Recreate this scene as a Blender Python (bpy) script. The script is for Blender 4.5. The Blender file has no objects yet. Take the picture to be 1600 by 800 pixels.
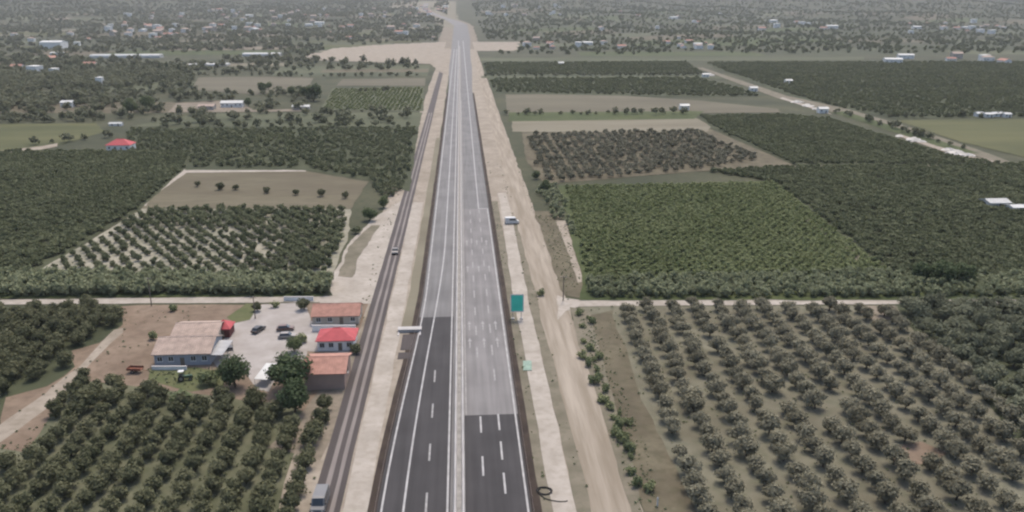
import bpy, math, random
from mathutils import Vector, Matrix, noise

# ------------------------------------------------------------------ camera, sky, sun, exposure
R = math.radians
scene = bpy.context.scene
C = scene.collection
H = 80.0                      # drone height
F_PX = 1250.0                 # focal length in pixels of the 1600 px wide photograph
PITCH = math.atan(395.0 / F_PX)
YAW = math.atan(0.0656 / 1.0487)
cam_d = bpy.data.cameras.new('camera')
cam_d.sensor_width = 36.0
cam_d.lens = 36.0 * F_PX / 1600.0
cam_d.clip_start = 0.5
cam_d.clip_end = 12000.0
cam = bpy.data.objects.new('camera', cam_d)
C.objects.link(cam)
CX = 1.58                     # the drone hovers just right of the motorway axis
cam.location = (CX, 0, H)
cam.rotation_euler = (R(90) - PITCH, 0, -YAW)
scene.camera = cam

SUN_EL, SUN_AZ = R(64), R(14)          # sun high ahead, a little to the right of the road (azimuth clockwise from +Y)
world = bpy.data.worlds.new('World')
scene.world = world
world.use_nodes = True
wn = world.node_tree.nodes
wl = world.node_tree.links
bg = wn['Background']
sky = wn.new('ShaderNodeTexSky')
sky.sky_type = 'NISHITA'
sky.sun_disc = False
sky.sun_elevation = SUN_EL
sky.sun_rotation = SUN_AZ
sky.air_density = 1.0
sky.dust_density = 4.0
sky.ozone_density = 1.0
wl.new(sky.outputs['Color'], bg.inputs['Color'])
bg.inputs['Strength'].default_value = 0.14

sun_d = bpy.data.lights.new('sun', 'SUN')
sun_d.energy = 1.4
sun_d.angle = R(12.0)
sun_d.color = (1.0, 0.91, 0.79)
sun = bpy.data.objects.new('sun', sun_d)
C.objects.link(sun)
sd = Vector((math.sin(SUN_AZ) * math.cos(SUN_EL), math.cos(SUN_AZ) * math.cos(SUN_EL), math.sin(SUN_EL)))
sun.rotation_euler = (-sd).to_track_quat('-Z', 'Y').to_euler()
sun.location = (0, 0, 300)

vs = scene.view_settings
vs.view_transform = 'Standard'
vs.look = 'None'
vs.gamma = 1.0
vs.use_curve_mapping = False
vs.exposure = 0.97
scene.render.engine = 'CYCLES'
scene.cycles.use_denoising = True
scene.cycles.max_bounces = 6
scene.cycles.volume_bounces = 1
scene.cycles.filter_width = 2.3

rnd = random.Random(7)

# ------------------------------------------------------------------ terrain height and survey helper
def smooth(a, b, t):
    t = max(0.0, min(1.0, (t - a) / (b - a)))
    return t * t * (3 - 2 * t)

def hz(x, y):
    if y <= 1400.0:
        return 0.0
    d = y - 1400.0
    z = 1.25e-5 * d * d
    z *= 1.0 + 0.25 * math.sin(x * 0.0031 + 1.0) * smooth(0, 900, abs(x))
    k = smooth(1500, 2300, y) * smooth(60, 400, abs(x))
    z += 7.0 * k * (math.sin(x * 0.0061 + 0.7) * math.cos(y * 0.0052) + 0.5 * math.sin(x * 0.011 + y * 0.007))
    return max(0.0, min(z, 112.0 + 5 * math.sin(x * 0.002)))

_cp, _sp, _cy, _sy = math.cos(PITCH), math.sin(PITCH), math.cos(YAW), math.sin(YAW)
def G(px, py):
    """survey helper: the point of the terrain seen at a spot of the photograph"""
    u = (px - 800.0) / F_PX
    v = (400.0 - py) / F_PX
    fw = _cp + v * _sp
    up = -_sp + v * _cp
    dx = u * _cy + fw * _sy
    dy = -u * _sy + fw * _cy
    if up < -1e-4:
        t = -H / up
        if t * dy <= 1400:
            return (CX + t * dx, t * dy)
    t = 1300.0
    while t < 4600:
        if H + up * t <= hz(CX + t * dx, t * dy):
            break
        t += 8.0
    return (CX + t * dx, t * dy)

def P(lst):
    return [G(*p) for p in lst]

def inside(p, poly):
    x, y = p
    c = False
    j = len(poly) - 1
    for i in range(len(poly)):
        xi, yi = poly[i]
        xj, yj = poly[j]
        if (yi > y) != (yj > y) and x < (xj - xi) * (y - yi) / (yj - yi) + xi:
            c = not c
        j = i
    return c

# ------------------------------------------------------------------ materials
def new_mat(name):
    m = bpy.data.materials.new(name)
    m.use_nodes = True
    nt = m.node_tree
    return m, nt.nodes, nt.links, nt.nodes['Principled BSDF']

def ground_mat(name, c1, c2, c3=None, scale=0.12, fine=1.3, rough=0.95, bump=0.25, stretch=(1, 1, 1)):
    m, n, l, b = new_mat(name)
    tc = n.new('ShaderNodeTexCoord')
    mp = n.new('ShaderNodeMapping')
    mp.inputs['Scale'].default_value = stretch
    l.new(tc.outputs['Object'], mp.inputs['Vector'])
    n1 = n.new('ShaderNodeTexNoise')
    n1.inputs['Scale'].default_value = scale
    n1.inputs['Detail'].default_value = 6
    n1.inputs['Roughness'].default_value = 0.62
    n2 = n.new('ShaderNodeTexNoise')
    n2.inputs['Scale'].default_value = fine
    n2.inputs['Detail'].default_value = 4
    for q in (n1, n2):
        l.new(mp.outputs['Vector'], q.inputs['Vector'])
    r1 = n.new('ShaderNodeValToRGB')
    r1.color_ramp.elements[0].position = 0.36
    r1.color_ramp.elements[0].color = (*c1, 1)
    r1.color_ramp.elements[1].position = 0.66
    r1.color_ramp.elements[1].color = (*c2, 1)
    l.new(n1.outputs['Fac'], r1.inputs['Fac'])
    col = r1.outputs['Color']
    if c3:
        r2 = n.new('ShaderNodeValToRGB')
        r2.color_ramp.elements[0].position = 0.46
        r2.color_ramp.elements[1].position = 0.64
        l.new(n2.outputs['Fac'], r2.inputs['Fac'])
        mx = n.new('ShaderNodeMix')
        mx.data_type = 'RGBA'
        mm = n.new('ShaderNodeMath')
        mm.operation = 'MULTIPLY'
        mm.inputs[1].default_value = 0.42
        l.new(r2.outputs['Color'], mm.inputs[0])
        l.new(mm.outputs[0], mx.inputs[0])
        l.new(col, mx.inputs[6])
        mx.inputs[7].default_value = (*c3, 1)
        col = mx.outputs[2]
    l.new(col, b.inputs['Base Color'])
    b.inputs['Roughness'].default_value = rough
    b.inputs['Specular IOR Level'].default_value = 0.15
    if bump:
        bp = n.new('ShaderNodeBump')
        bp.inputs['Strength'].default_value = bump
        bp.inputs['Distance'].default_value = 0.07
        l.new(n2.outputs['Fac'], bp.inputs['Height'])
        l.new(bp.outputs['Normal'], b.inputs['Normal'])
    return m

def plain_mat(name, c, rough=0.8, var=0.12, scale=0.8, metal=0.0, spec=0.3):
    m, n, l, b = new_mat(name)
    tc = n.new('ShaderNodeTexCoord')
    nz = n.new('ShaderNodeTexNoise')
    nz.inputs['Scale'].default_value = scale
    nz.inputs['Detail'].default_value = 5
    l.new(tc.outputs['Object'], nz.inputs['Vector'])
    r = n.new('ShaderNodeValToRGB')
    r.color_ramp.elements[0].position = 0.3
    r.color_ramp.elements[0].color = (*[x * (1 - var) for x in c], 1)
    r.color_ramp.elements[1].position = 0.7
    r.color_ramp.elements[1].color = (*[min(1, x * (1 + var)) for x in c], 1)
    l.new(nz.outputs['Fac'], r.inputs['Fac'])
    l.new(r.outputs['Color'], b.inputs['Base Color'])
    b.inputs['Roughness'].default_value = rough
    b.inputs['Metallic'].default_value = metal
    b.inputs['Specular IOR Level'].default_value = spec
    return m

def glass_mat(name, c=(0.02, 0.025, 0.03)):
    m, n, l, b = new_mat(name)
    b.inputs['Base Color'].default_value = (*c, 1)
    b.inputs['Roughness'].default_value = 0.12
    b.inputs['Specular IOR Level'].default_value = 0.5
    return m

def leaf_mat(name, dark, light, vari=0.35):
    m, n, l, b = new_mat(name)
    oi = n.new('ShaderNodeObjectInfo')
    tc = n.new('ShaderNodeTexCoord')
    nz = n.new('ShaderNodeTexNoise')
    nz.inputs['Scale'].default_value = 0.9
    nz.inputs['Detail'].default_value = 3
    l.new(tc.outputs['Object'], nz.inputs['Vector'])
    ad = n.new('ShaderNodeMath')
    ad.operation = 'MULTIPLY_ADD'
    ad.inputs[1].default_value = vari
    l.new(oi.outputs['Random'], ad.inputs[0])
    sb = n.new('ShaderNodeMath')
    sb.operation = 'SUBTRACT'
    sb.inputs[1].default_value = vari * 0.5
    l.new(nz.outputs['Fac'], sb.inputs[0])
    l.new(sb.outputs[0], ad.inputs[2])
    r = n.new('ShaderNodeValToRGB')
    r.color_ramp.elements[0].position = 0.25
    r.color_ramp.elements[0].color = (*dark, 1)
    r.color_ramp.elements[1].position = 0.78
    r.color_ramp.elements[1].color = (*light, 1)
    big = n.new('ShaderNodeTexNoise')          # neighbouring plants share vigour: slow drift of colour over the plot
    big.inputs['Scale'].default_value = 0.03
    big.inputs['Detail'].default_value = 3
    l.new(oi.outputs['Location'], big.inputs['Vector'])
    bm_ = n.new('ShaderNodeMath')
    bm_.operation = 'MULTIPLY_ADD'
    bm_.inputs[1].default_value = 0.9
    bm_.inputs[2].default_value = -0.45
    l.new(big.outputs['Fac'], bm_.inputs[0])
    sm_ = n.new('ShaderNodeMath')
    l.new(ad.outputs[0], sm_.inputs[0])
    l.new(bm_.outputs[0], sm_.inputs[1])
    l.new(sm_.outputs[0], r.inputs['Fac'])
    l.new(r.outputs['Color'], b.inputs['Base Color'])
    b.inputs['Roughness'].default_value = 0.75
    b.inputs['Specular IOR Level'].default_value = 0.2
    tr = n.new('ShaderNodeBsdfTranslucent')
    l.new(r.outputs['Color'], tr.inputs['Color'])
    mix = n.new('ShaderNodeMixShader')
    mix.inputs[0].default_value = 0.32
    l.new(b.outputs[0], mix.inputs[1])
    l.new(tr.outputs[0], mix.inputs[2])
    out = n['Material Output']
    l.new(mix.outputs[0], out.inputs['Surface'])
    return m

def asphalt_mat(name, c, var=0.12):
    m, n, l, b = new_mat(name)
    tc = n.new('ShaderNodeTexCoord')
    mp = n.new('ShaderNodeMapping')
    mp.inputs['Scale'].default_value = (1.0, 0.035, 1)
    l.new(tc.outputs['Object'], mp.inputs['Vector'])
    n1 = n.new('ShaderNodeTexNoise')
    n1.inputs['Scale'].default_value = 0.9
    n1.inputs['Detail'].default_value = 4
    l.new(mp.outputs['Vector'], n1.inputs['Vector'])
    n2 = n.new('ShaderNodeTexNoise')
    n2.inputs['Scale'].default_value = 0.09
    n2.inputs['Detail'].default_value = 5
    l.new(tc.outputs['Object'], n2.inputs['Vector'])
    ad = n.new('ShaderNodeMath')
    ad.operation = 'ADD'
    l.new(n1.outputs['Fac'], ad.inputs[0])
    l.new(n2.outputs['Fac'], ad.inputs[1])
    hf = n.new('ShaderNodeMath')
    hf.operation = 'MULTIPLY'
    hf.inputs[1].default_value = 0.5
    l.new(ad.outputs[0], hf.inputs[0])
    r = n.new('ShaderNodeValToRGB')
    r.color_ramp.elements[0].position = 0.36
    r.color_ramp.elements[0].color = (*[x * (1 - var) for x in c], 1)
    r.color_ramp.elements[1].position = 0.64
    r.color_ramp.elements[1].color = (*[x * (1 + var) for x in c], 1)
    l.new(hf.outputs[0], r.inputs['Fac'])
    l.new(r.outputs['Color'], b.inputs['Base Color'])
    b.inputs['Roughness'].default_value = 0.85
    b.inputs['Specular IOR Level'].default_value = 0.25
    return m

M = {
    'field': ground_mat('field_soil', (0.036, 0.040, 0.023), (0.065, 0.064, 0.037), (0.025, 0.033, 0.016), 0.02, 0.4),
    'dry': ground_mat('dry_soil', (0.133, 0.113, 0.088), (0.192, 0.162, 0.125), (0.091, 0.081, 0.058), 0.08, 0.7),
    'pale': ground_mat('pale_track', (0.235, 0.211, 0.179), (0.309, 0.281, 0.245), (0.192, 0.167, 0.133), 0.12, 0.6),
    'sand': ground_mat('sandy_dirt', (0.186, 0.159, 0.125), (0.258, 0.225, 0.184), (0.140, 0.120, 0.091), 0.09, 0.55),
    'sandrun': ground_mat('wheel_worn_dirt', (0.176, 0.149, 0.114), (0.266, 0.232, 0.189), (0.144, 0.122, 0.091), 0.35, 0.9, stretch=(1, 0.06, 1)),
    'redsoil': ground_mat('reddish_soil', (0.122, 0.089, 0.064), (0.181, 0.138, 0.102), (0.091, 0.070, 0.048), 0.1, 0.5),
    'brown': ground_mat('brown_earth', (0.072, 0.061, 0.041), (0.115, 0.101, 0.068), (0.052, 0.050, 0.029), 0.1, 0.5),
    'ditch': ground_mat('damp_ditch_earth', (0.027, 0.020, 0.017), (0.052, 0.039, 0.031), (0.023, 0.020, 0.014), 0.2, 0.8),
    'verge': ground_mat('weedy_gravel', (0.102, 0.092, 0.066), (0.160, 0.140, 0.107), (0.064, 0.067, 0.040), 0.15, 0.6),
    'orchard_r': ground_mat('orchard_soil', (0.095, 0.087, 0.061), (0.141, 0.135, 0.098), (0.070, 0.074, 0.046), 0.06, 0.35),
    'orchard_l': ground_mat('orchard_grass', (0.069, 0.073, 0.043), (0.112, 0.111, 0.072), (0.049, 0.057, 0.029), 0.07, 0.4),
    'grove': ground_mat('pale_grove_soil', (0.161, 0.155, 0.116), (0.251, 0.233, 0.185), (0.108, 0.109, 0.072), 0.05, 0.3),
    'plough': ground_mat('ploughed_field', (0.081, 0.069, 0.046), (0.112, 0.099, 0.066), (0.069, 0.061, 0.039), 0.04, 0.35, stretch=(0.3, 1, 1)),
    'pink': ground_mat('bare_pinkish_field', (0.082, 0.074, 0.052), (0.110, 0.101, 0.071), None, 0.03, 0.3, stretch=(0.25, 1, 1)),
    'tan': ground_mat('tan_stubble', (0.118, 0.105, 0.075), (0.157, 0.144, 0.105), None, 0.03, 0.3, stretch=(0.25, 1, 1)),
    'crop': ground_mat('green_crop_ground', (0.039, 0.052, 0.020), (0.063, 0.074, 0.029), (0.031, 0.040, 0.014), 0.03, 0.4),
    'lime': ground_mat('light_green_field', (0.051, 0.056, 0.024), (0.082, 0.082, 0.036), None, 0.03, 0.4, stretch=(0.25, 1, 1)),
    'dark': ground_mat('dark_grove_floor', (0.035, 0.041, 0.022), (0.053, 0.059, 0.032), None, 0.04, 0.4),
    'greyg': ground_mat('grey_green_field', (0.051, 0.058, 0.033), (0.082, 0.087, 0.051), None, 0.02, 0.3, stretch=(0.25, 1, 1)),
    'conc': ground_mat('yard_concrete', (0.224, 0.202, 0.184), (0.298, 0.278, 0.258), (0.213, 0.194, 0.171), 0.12, 0.4, bump=0.05),
    'lawn': ground_mat('lawn', (0.064, 0.076, 0.032), (0.102, 0.103, 0.050), (0.053, 0.059, 0.027), 0.2, 0.8),
    'asph_dark': asphalt_mat('fresh_asphalt', (0.033, 0.031, 0.032), 0.26),
    'asph_mid': asphalt_mat('grey_asphalt', (0.114, 0.111, 0.109), 0.2),
    'asph_light': asphalt_mat('dusty_asphalt', (0.133, 0.127, 0.124), 0.22),
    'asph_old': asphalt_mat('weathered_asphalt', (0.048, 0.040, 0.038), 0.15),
    'dusty': asphalt_mat('dust_covered_asphalt', (0.146, 0.128, 0.118), 0.15),
    'paint': plain_mat('road_paint', (0.26, 0.255, 0.25), 0.7, 0.2, 0.5),
    'paint_worn': plain_mat('worn_road_paint', (0.20, 0.195, 0.19), 0.7, 0.3, 0.9),
    'concrete': plain_mat('barrier_concrete', (0.319, 0.306, 0.293), 0.85, 0.15, 0.3),
    'concrete_w': plain_mat('clean_concrete', (0.383, 0.364, 0.351), 0.85, 0.1, 0.3),
    'gravel': plain_mat('median_gravel', (0.21, 0.205, 0.195), 0.95, 0.25, 0.6),
    'rust_steel': plain_mat('weathered_guardrail_steel', (0.096, 0.074, 0.064), 0.6, 0.25, 0.7, 0.3),
    'steel': plain_mat('galvanised_steel', (0.268, 0.274, 0.281), 0.45, 0.1, 2, 0.7),
    'wood': plain_mat('grey_wood', (0.128, 0.106, 0.083), 0.9, 0.2, 2),
    'bark': plain_mat('bark', (0.070, 0.054, 0.042), 0.95, 0.3, 4),
    'white': plain_mat('white_paint', (0.460, 0.460, 0.447), 0.6, 0.06, 0.4),
    'plaster': plain_mat('white_plaster', (0.62, 0.61, 0.58), 0.9, 0.10, 0.5),
    'plaster_b': plain_mat('blue_grey_plaster', (0.25, 0.265, 0.29), 0.9, 0.12, 0.5),
    'plaster_br': plain_mat('brown_pink_plaster', (0.268, 0.192, 0.154), 0.9, 0.12, 0.4),
    'plaster_c': plain_mat('cream_plaster', (0.357, 0.319, 0.268), 0.9, 0.12, 0.4),
    'tile_p': plain_mat('faded_pink_tiles', (0.30, 0.235, 0.195), 0.9, 0.22, 0.7),
    'tile_o': plain_mat('terracotta_tiles', (0.285, 0.155, 0.12), 0.9, 0.2, 0.7),
    'tile_r': plain_mat('bright_red_tiles', (0.33, 0.062, 0.068), 0.8, 0.15, 0.6),
    'red_dark': plain_mat('dark_red_boards', (0.102, 0.032, 0.029), 0.9, 0.2, 1),
    'sheet': plain_mat('grey_sheet_metal', (0.268, 0.268, 0.268), 0.55, 0.15, 0.5, 0.2),
    'plastic': plain_mat('white_plastic_sheet', (0.40, 0.40, 0.38), 0.5, 0.1, 0.3),
    'sign_green': plain_mat('green_sign_face', (0.05, 0.46, 0.35), 0.5, 0.12, 0.4),
    'green_smear': plain_mat('pale_green_smear', (0.17, 0.235, 0.19), 0.8, 0.15, 0.6),
    'glass': glass_mat('dark_glass'),
    'rubber': plain_mat('rubber', (0.016, 0.015, 0.014), 0.9, 0.15, 3),
    'car_white': plain_mat('white_car_paint', (0.473, 0.466, 0.453), 0.35, 0.05, 0.6, spec=0.5),
    'car_grey': plain_mat('grey_car_paint', (0.11, 0.11, 0.11), 0.35, 0.06, 0.6, spec=0.5),
    'car_tan': plain_mat('dusty_tan_car_paint', (0.230, 0.211, 0.192), 0.45, 0.08, 0.6, spec=0.4),
    'car_dark': plain_mat('dark_car_paint', (0.038, 0.035, 0.035), 0.35, 0.06, 0.6, spec=0.5),
    'car_brown': plain_mat('brown_car_paint', (0.109, 0.064, 0.051), 0.4, 0.06, 0.6, spec=0.5),
    'rust': plain_mat('rust', (0.154, 0.058, 0.035), 0.9, 0.3, 1.5),
    'green_paint': plain_mat('tractor_green', (0.032, 0.070, 0.038), 0.5, 0.1, 1),
    'lamp': plain_mat('lamp_lens', (0.447, 0.434, 0.383), 0.2, 0.02, 1, spec=0.6),
    'tail': plain_mat('tail_lens', (0.223, 0.013, 0.013), 0.3, 0.02, 1, spec=0.6),
    'stone': plain_mat('white_rubble', (0.370, 0.351, 0.319), 0.95, 0.2, 0.5),
    # foliage
    'olive': leaf_mat('olive_leaves', (0.141, 0.132, 0.088), (0.237, 0.224, 0.156)),
    'citrus': leaf_mat('citrus_leaves', (.070, .076, .038), (.140, .140, .076)),
    'grovel': leaf_mat('young_grove_leaves', (.085, .098, .050), (.155, .166, .090)),
    'dense': leaf_mat('dense_olive_leaves', (.090, .098, .060), (.160, .168, .108)),
    'round': leaf_mat('broad_leaves', (0.055, 0.080, 0.035), (0.123, 0.149, 0.066)),
    'reed': leaf_mat('hedge_leaves', (.150, .168, .092), (.240, .256, .150)),
    'cropl': leaf_mat('crop_leaves', (0.128, 0.152, 0.061), (0.197, 0.219, 0.103)),
    'darkf': leaf_mat('dark_citrus_leaves', (0.084, 0.096, 0.048), (0.138, 0.151, 0.079)),
    'shrub': leaf_mat('shrub_leaves', (0.127, 0.149, 0.072), (0.261, 0.272, 0.136)),
    'greyt': leaf_mat('grey_grove_leaves', (.115, .112, .074), (.19, .182, .128)),
    'wood_far': leaf_mat('far_wood_leaves', (0.095, 0.104, 0.060), (0.167, 0.171, 0.106)),
    'cyp': leaf_mat('cypress_leaves', (0.048, 0.062, 0.033), (0.097, 0.113, 0.053)),
}

# ------------------------------------------------------------------ mesh helpers
class MB:
    def __init__(self):
        self.v, self.f = [], []
    def add(self, vs_, fs_):
        o = len(self.v)
        self.v += [tuple(p) for p in vs_]
        self.f += [tuple(i + o for i in f) for f in fs_]
        return self
    def box(self, c, s, rz=0.0):
        x, y, z = c
        a, b, d = s[0] / 2, s[1] / 2, s[2] / 2
        ca, sa = math.cos(rz), math.sin(rz)
        pts = []
        for dz in (-d, d):
            for dx, dy in ((-a, -b), (a, -b), (a, b), (-a, b)):
                pts.append((x + dx * ca - dy * sa, y + dx * sa + dy * ca, z + dz))
        return self.add(pts, [(3, 2, 1, 0), (4, 5, 6, 7), (0, 1, 5, 4), (1, 2, 6, 5), (2, 3, 7, 6), (3, 0, 4, 7)])
    def prism(self, prof, y0, y1, inset=0.0):
        """profile in (x, z) extruded along y; inset narrows the upper points (tumblehome)"""
        n = len(prof)
        zmin = min(p[1] for p in prof)
        zmax = max(p[1] for p in prof)
        def off(z):
            return inset * max(0.0, (z - zmin) / (zmax - zmin) - 0.45) / 0.55
        a = [(x, y0 + off(z), z) for x, z in prof]
        b = [(x, y1 - off(z), z) for x, z in prof]
        fs_ = [tuple(range(n)), tuple(range(2 * n - 1, n - 1, -1))]
        for i in range(n):
            j = (i + 1) % n
            fs_.append((j, i, n + i, n + j))
        return self.add(a + b, fs_)
    def tube(self, p0, p1, r0, r1=None, n=8, caps=True):
        r1 = r0 if r1 is None else r1
        p0, p1 = Vector(p0), Vector(p1)
        d = (p1 - p0).normalized()
        a = d.orthogonal().normalized()
        b = d.cross(a)
        pts = []
        for p, r in ((p0, r0), (p1, r1)):
            for i in range(n):
                t = 2 * math.pi * i / n
                pts.append(p + a * (r * math.cos(t)) + b * (r * math.sin(t)))
        fs_ = [(i, (i + 1) % n, n + (i + 1) % n, n + i) for i in range(n)]
        if caps:
            fs_ += [tuple(range(n - 1, -1, -1)), tuple(range(n, 2 * n))]
        return self.add(pts, fs_)
    def mesh(self, name, mat=None, smooth_=False):
        me = bpy.data.meshes.new(name)
        me.from_pydata(self.v, [], self.f)
        me.update()
        if mat:
            me.materials.append(M[mat] if isinstance(mat, str) else mat)
        if smooth_:
            me.polygons.foreach_set('use_smooth', [True] * len(me.polygons))
        return me
    def obj(self, name, mat, parent=None, smooth_=False):
        return link(name, self.mesh(name, mat, smooth_), parent)

def link(name, me, parent=None, loc=None):
    o = bpy.data.objects.new(name, me)
    C.objects.link(o)
    if parent:
        o.parent = parent
    if loc:
        o.location = loc
    return o

def thing(name, label, cat, loc=(0, 0, 0), rz=0.0, group=None):
    o = bpy.data.objects.new(name, None)
    C.objects.link(o)
    o.location = loc
    o.rotation_euler = (0, 0, rz)
    o.empty_display_size = 0.5
    return tag(o, label, cat, group)

def tag(o, label=None, cat=None, group=None, kind=None):
    if label: o['label'] = label
    if cat: o['category'] = cat
    if group: o['group'] = group
    if kind: o['kind'] = kind
    return o

def dup(root, loc, rz, label=None, group=None, scale=None):
    r = root.copy()
    C.objects.link(r)
    r.location = loc
    r.rotation_euler = (0, 0, rz)
    if scale is not None:
        r.scale = scale if isinstance(scale, tuple) else (scale,) * 3
    if label: r['label'] = label
    if group: r['group'] = group
    for ch in list(root.children):
        c = ch.copy()
        C.objects.link(c)
        c.parent = r
        for g in list(ch.children):
            d = g.copy()
            C.objects.link(d)
            d.parent = c
    return r

def ragged(poly, step, amp, seed):
    out = []
    n = len(poly)
    for i in range(n):
        a, b = Vector(poly[i]), Vector(poly[(i + 1) % n])
        L = (b - a).length
        k = max(1, int(L / step))
        nrm = Vector((-(b - a).y, (b - a).x)).normalized() if L > 0 else Vector((0, 0))
        for j in range(k):
            p = a + (b - a) * (j / k)
            d = noise.noise(Vector((p.x * 0.11, p.y * 0.11, seed))) + 0.6 * noise.noise(Vector((p.x * 0.4, p.y * 0.4, seed + 9)))
            out.append(p + nrm * (d * amp))
    return out

_lvl = [0.0]
def patch(name, poly, mat, z, step=4.0, amp=0.6, kind='structure', parent=None):
    """a flat ragged-edged sheet of ground on the level plain"""
    pts = ragged(poly, step, amp, sum(map(ord, name)) % 97 + len(poly))
    from mathutils.geometry import tessellate_polygon
    v3 = [Vector((p.x, p.y, 0)) for p in pts]
    tris = tessellate_polygon([v3])
    vs_ = [(p.x, p.y, z) for p in pts]
    fs_ = []
    for t in tris:
        a, b, c = (vs_[i] for i in t)
        cr = (b[0] - a[0]) * (c[1] - a[1]) - (b[1] - a[1]) * (c[0] - a[0])
        fs_.append(tuple(t) if cr > 0 else tuple(reversed(t)))
    mb = MB().add(vs_, fs_)
    o = mb.obj(name, mat, parent)
    if kind and not parent:
        tag(o, kind=kind)
    return o

def far_patch(name, poly, mat, off=0.35, cx=10.0, cy=20.0):
    """a sheet of ground draped over the rising terrain"""
    xs = [p[0] for p in poly]
    ys = [p[1] for p in poly]
    mb = MB()
    x0, x1, y0, y1 = min(xs), max(xs), min(ys), max(ys)
    nx, ny = max(1, int((x1 - x0) / cx)), max(1, int((y1 - y0) / cy))
    dx, dy = (x1 - x0) / nx, (y1 - y0) / ny
    for j in range(ny):
        for i in range(nx):
            mx = x0 + (i + .5) * dx
            my = y0 + (j + .5) * dy
            w = noise.noise(Vector((mx * .03, my * .03, 3.1))) * 9
            if inside((mx + w, my + w), poly):
                q = [(x0 + (i + a) * dx, y0 + (j + b) * dy) for a, b in ((0, 0), (1, 0), (1, 1), (0, 1))]
                mb.add([(a, b, hz(a, b) + off) for a, b in q], [(0, 1, 2, 3)])
    if not mb.f:
        return None
    return tag(mb.obj(name, mat), kind='structure')

def strip(name, x0, x1, y0, y1, mat, z, amp=0.0, parent=None, seed=0, step=8.0, kind='structure'):
    """a long band parallel to the motorway; x0/x1 numbers or functions of y"""
    fx0 = x0 if callable(x0) else (lambda y: x0)
    fx1 = x1 if callable(x1) else (lambda y: x1)
    vs_, fs_ = [], []
    y = y0
    ys = []
    while y < y1:
        ys.append(y)
        y += step if y < 500 else 40.0
    ys.append(y1)
    for i, y in enumerate(ys):
        a = fx0(y) + amp * noise.noise(Vector((y * .13, seed, 1.7)))
        b = fx1(y) + amp * noise.noise(Vector((y * .13, seed, 8.3)))
        far = 0.3 * smooth(1300, 1500, y)
        vs_ += [(a, y, hz(a, y) + z + far), (b, y, hz(b, y) + z + far)]
        if i:
            k = 2 * i
            fs_.append((k - 2, k - 1, k + 1, k))
    o = MB().add(vs_, fs_).obj(name, mat, parent)
    if not parent and kind:
        tag(o, kind=kind)
    return o

# ------------------------------------------------------------------ the ground and the hills behind it
mb = MB()
gx = [-4200 + 60 * i for i in range(141)]
gy = [-700, -300, 0, 100, 300, 600, 1000, 1400] + [1400 + 40 * i for i in range(1, 96)]
for y in gy:
    for x in gx:
        mb.v.append((x, y, hz(x, y)))
nx = len(gx)
for j in range(len(gy) - 1):
    for i in range(nx - 1):
        a = j * nx + i
        mb.f.append((a, a + 1, a + 1 + nx, a + nx))
tag(mb.obj('ground', 'field'), kind='structure')

# ------------------------------------------------------------------ verges, tracks and fields (sheets of ground)
NEAR, FAR = 60.0, 2560.0
def dist(py):            # distance along the motorway of a row of the photograph
    return G(718, py)[1]

strip('left_verge', -30.5, -12.5, NEAR, 1500, 'sand', 0.02, 1.2, seed=1)
strip('right_verge', 11.5, 30.2, NEAR, 1500, 'sand', 0.02, 0.9, seed=2)
strip('weedy_verge', 13.0, 16.0, NEAR, 330, 'verge', 0.04, 0.5, seed=3)
strip('pale_track', lambda y: 15.4 + 1.5 * smooth(210, 330, y), lambda y: 19.4 + 1.2 * smooth(190, 330, y), NEAR, 345, 'pale', 0.06, 0.35, seed=4)
strip('brown_verge', lambda y: 19.2 + 1.0 * smooth(190, 330, y), 22.4, NEAR, 300, 'verge', 0.04, 0.8, seed=5)
strip('dirt_road', 21.8, 29.6, NEAR, 1300, 'sandrun', 0.05, 0.8, seed=6)
strip('drainage_ditch', 11.75, 13.55, NEAR, 760, 'ditch', 0.06, 0.15, seed=7)
strip('earth_bank', -19.3, -15.2, NEAR, 330, 'pale', 0.05, 0.4, seed=8)
def left_edge(y):        # outer white line of the carriageway with the exit lane
    return -12.9 + 3.4 * smooth(110, 225, y)
strip('drainage_ditch', lambda y: left_edge(y) - 2.35, lambda y: left_edge(y) - 0.75, NEAR, 760, 'ditch', 0.06, 0.2, seed=9)
strip('shoulder_bank', lambda y: left_edge(y) - 5.0, lambda y: left_edge(y) - 2.1, 190, 500, 'tan', 0.05, 0.5, seed=10)

# service road on the far side of the bank
sr = strip('service_road', -24.7, -19.7, NEAR, 1200, 'asph_old', 0.08, 0.12, seed=11)
for a, b in ((-23.25, -22.5), (-21.45, -20.75)):
    strip('wheel_track', a, b, NEAR, 620, 'dusty', 0.012 + 0.08, 0.14, parent=sr, seed=a)

# motorway
mw = strip('motorway', lambda y: left_edge(y) - 0.8 - 3.4 * smooth(700, 1150, y) - 2.5 * smooth(1150, 2000, y), lambda y: 11.9 + 4.6 * smooth(700, 1150, y) + 8.0 * smooth(1150, 2000, y), NEAR, FAR, 'asph_mid', 0.09)
Y_L, Y_R, Y_T = dist(495), dist(650), dist(327)
strip('asphalt_section', lambda y: left_edge(y) - 0.8, -1.55, NEAR, Y_L, 'asph_dark', 0.10, parent=mw)
strip('asphalt_section', 0.95, 11.88, NEAR, Y_R, 'asph_dark', 0.10, parent=mw)
strip('asphalt_section', 0.95, 11.88, Y_R, Y_T, 'asph_light', 0.10, parent=mw)
strip('asphalt_section', lambda y: left_edge(y) - 0.75, lambda y: left_edge(y) - 0.2, dist(640), Y_L, 'asph_old', 0.106, parent=mw)
def line(name, fx, y0, y1, w=0.34, mat='paint', par=mw):
    return strip(name, lambda y: fx(y) - w / 2 - 0.00022 * max(0, y - 250) , lambda y: fx(y) + w / 2 + 0.00022 * max(0, y - 250), y0, y1, mat, 0.115, parent=par)
line('edge_line', left_edge, NEAR, 1500, 0.36)
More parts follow.
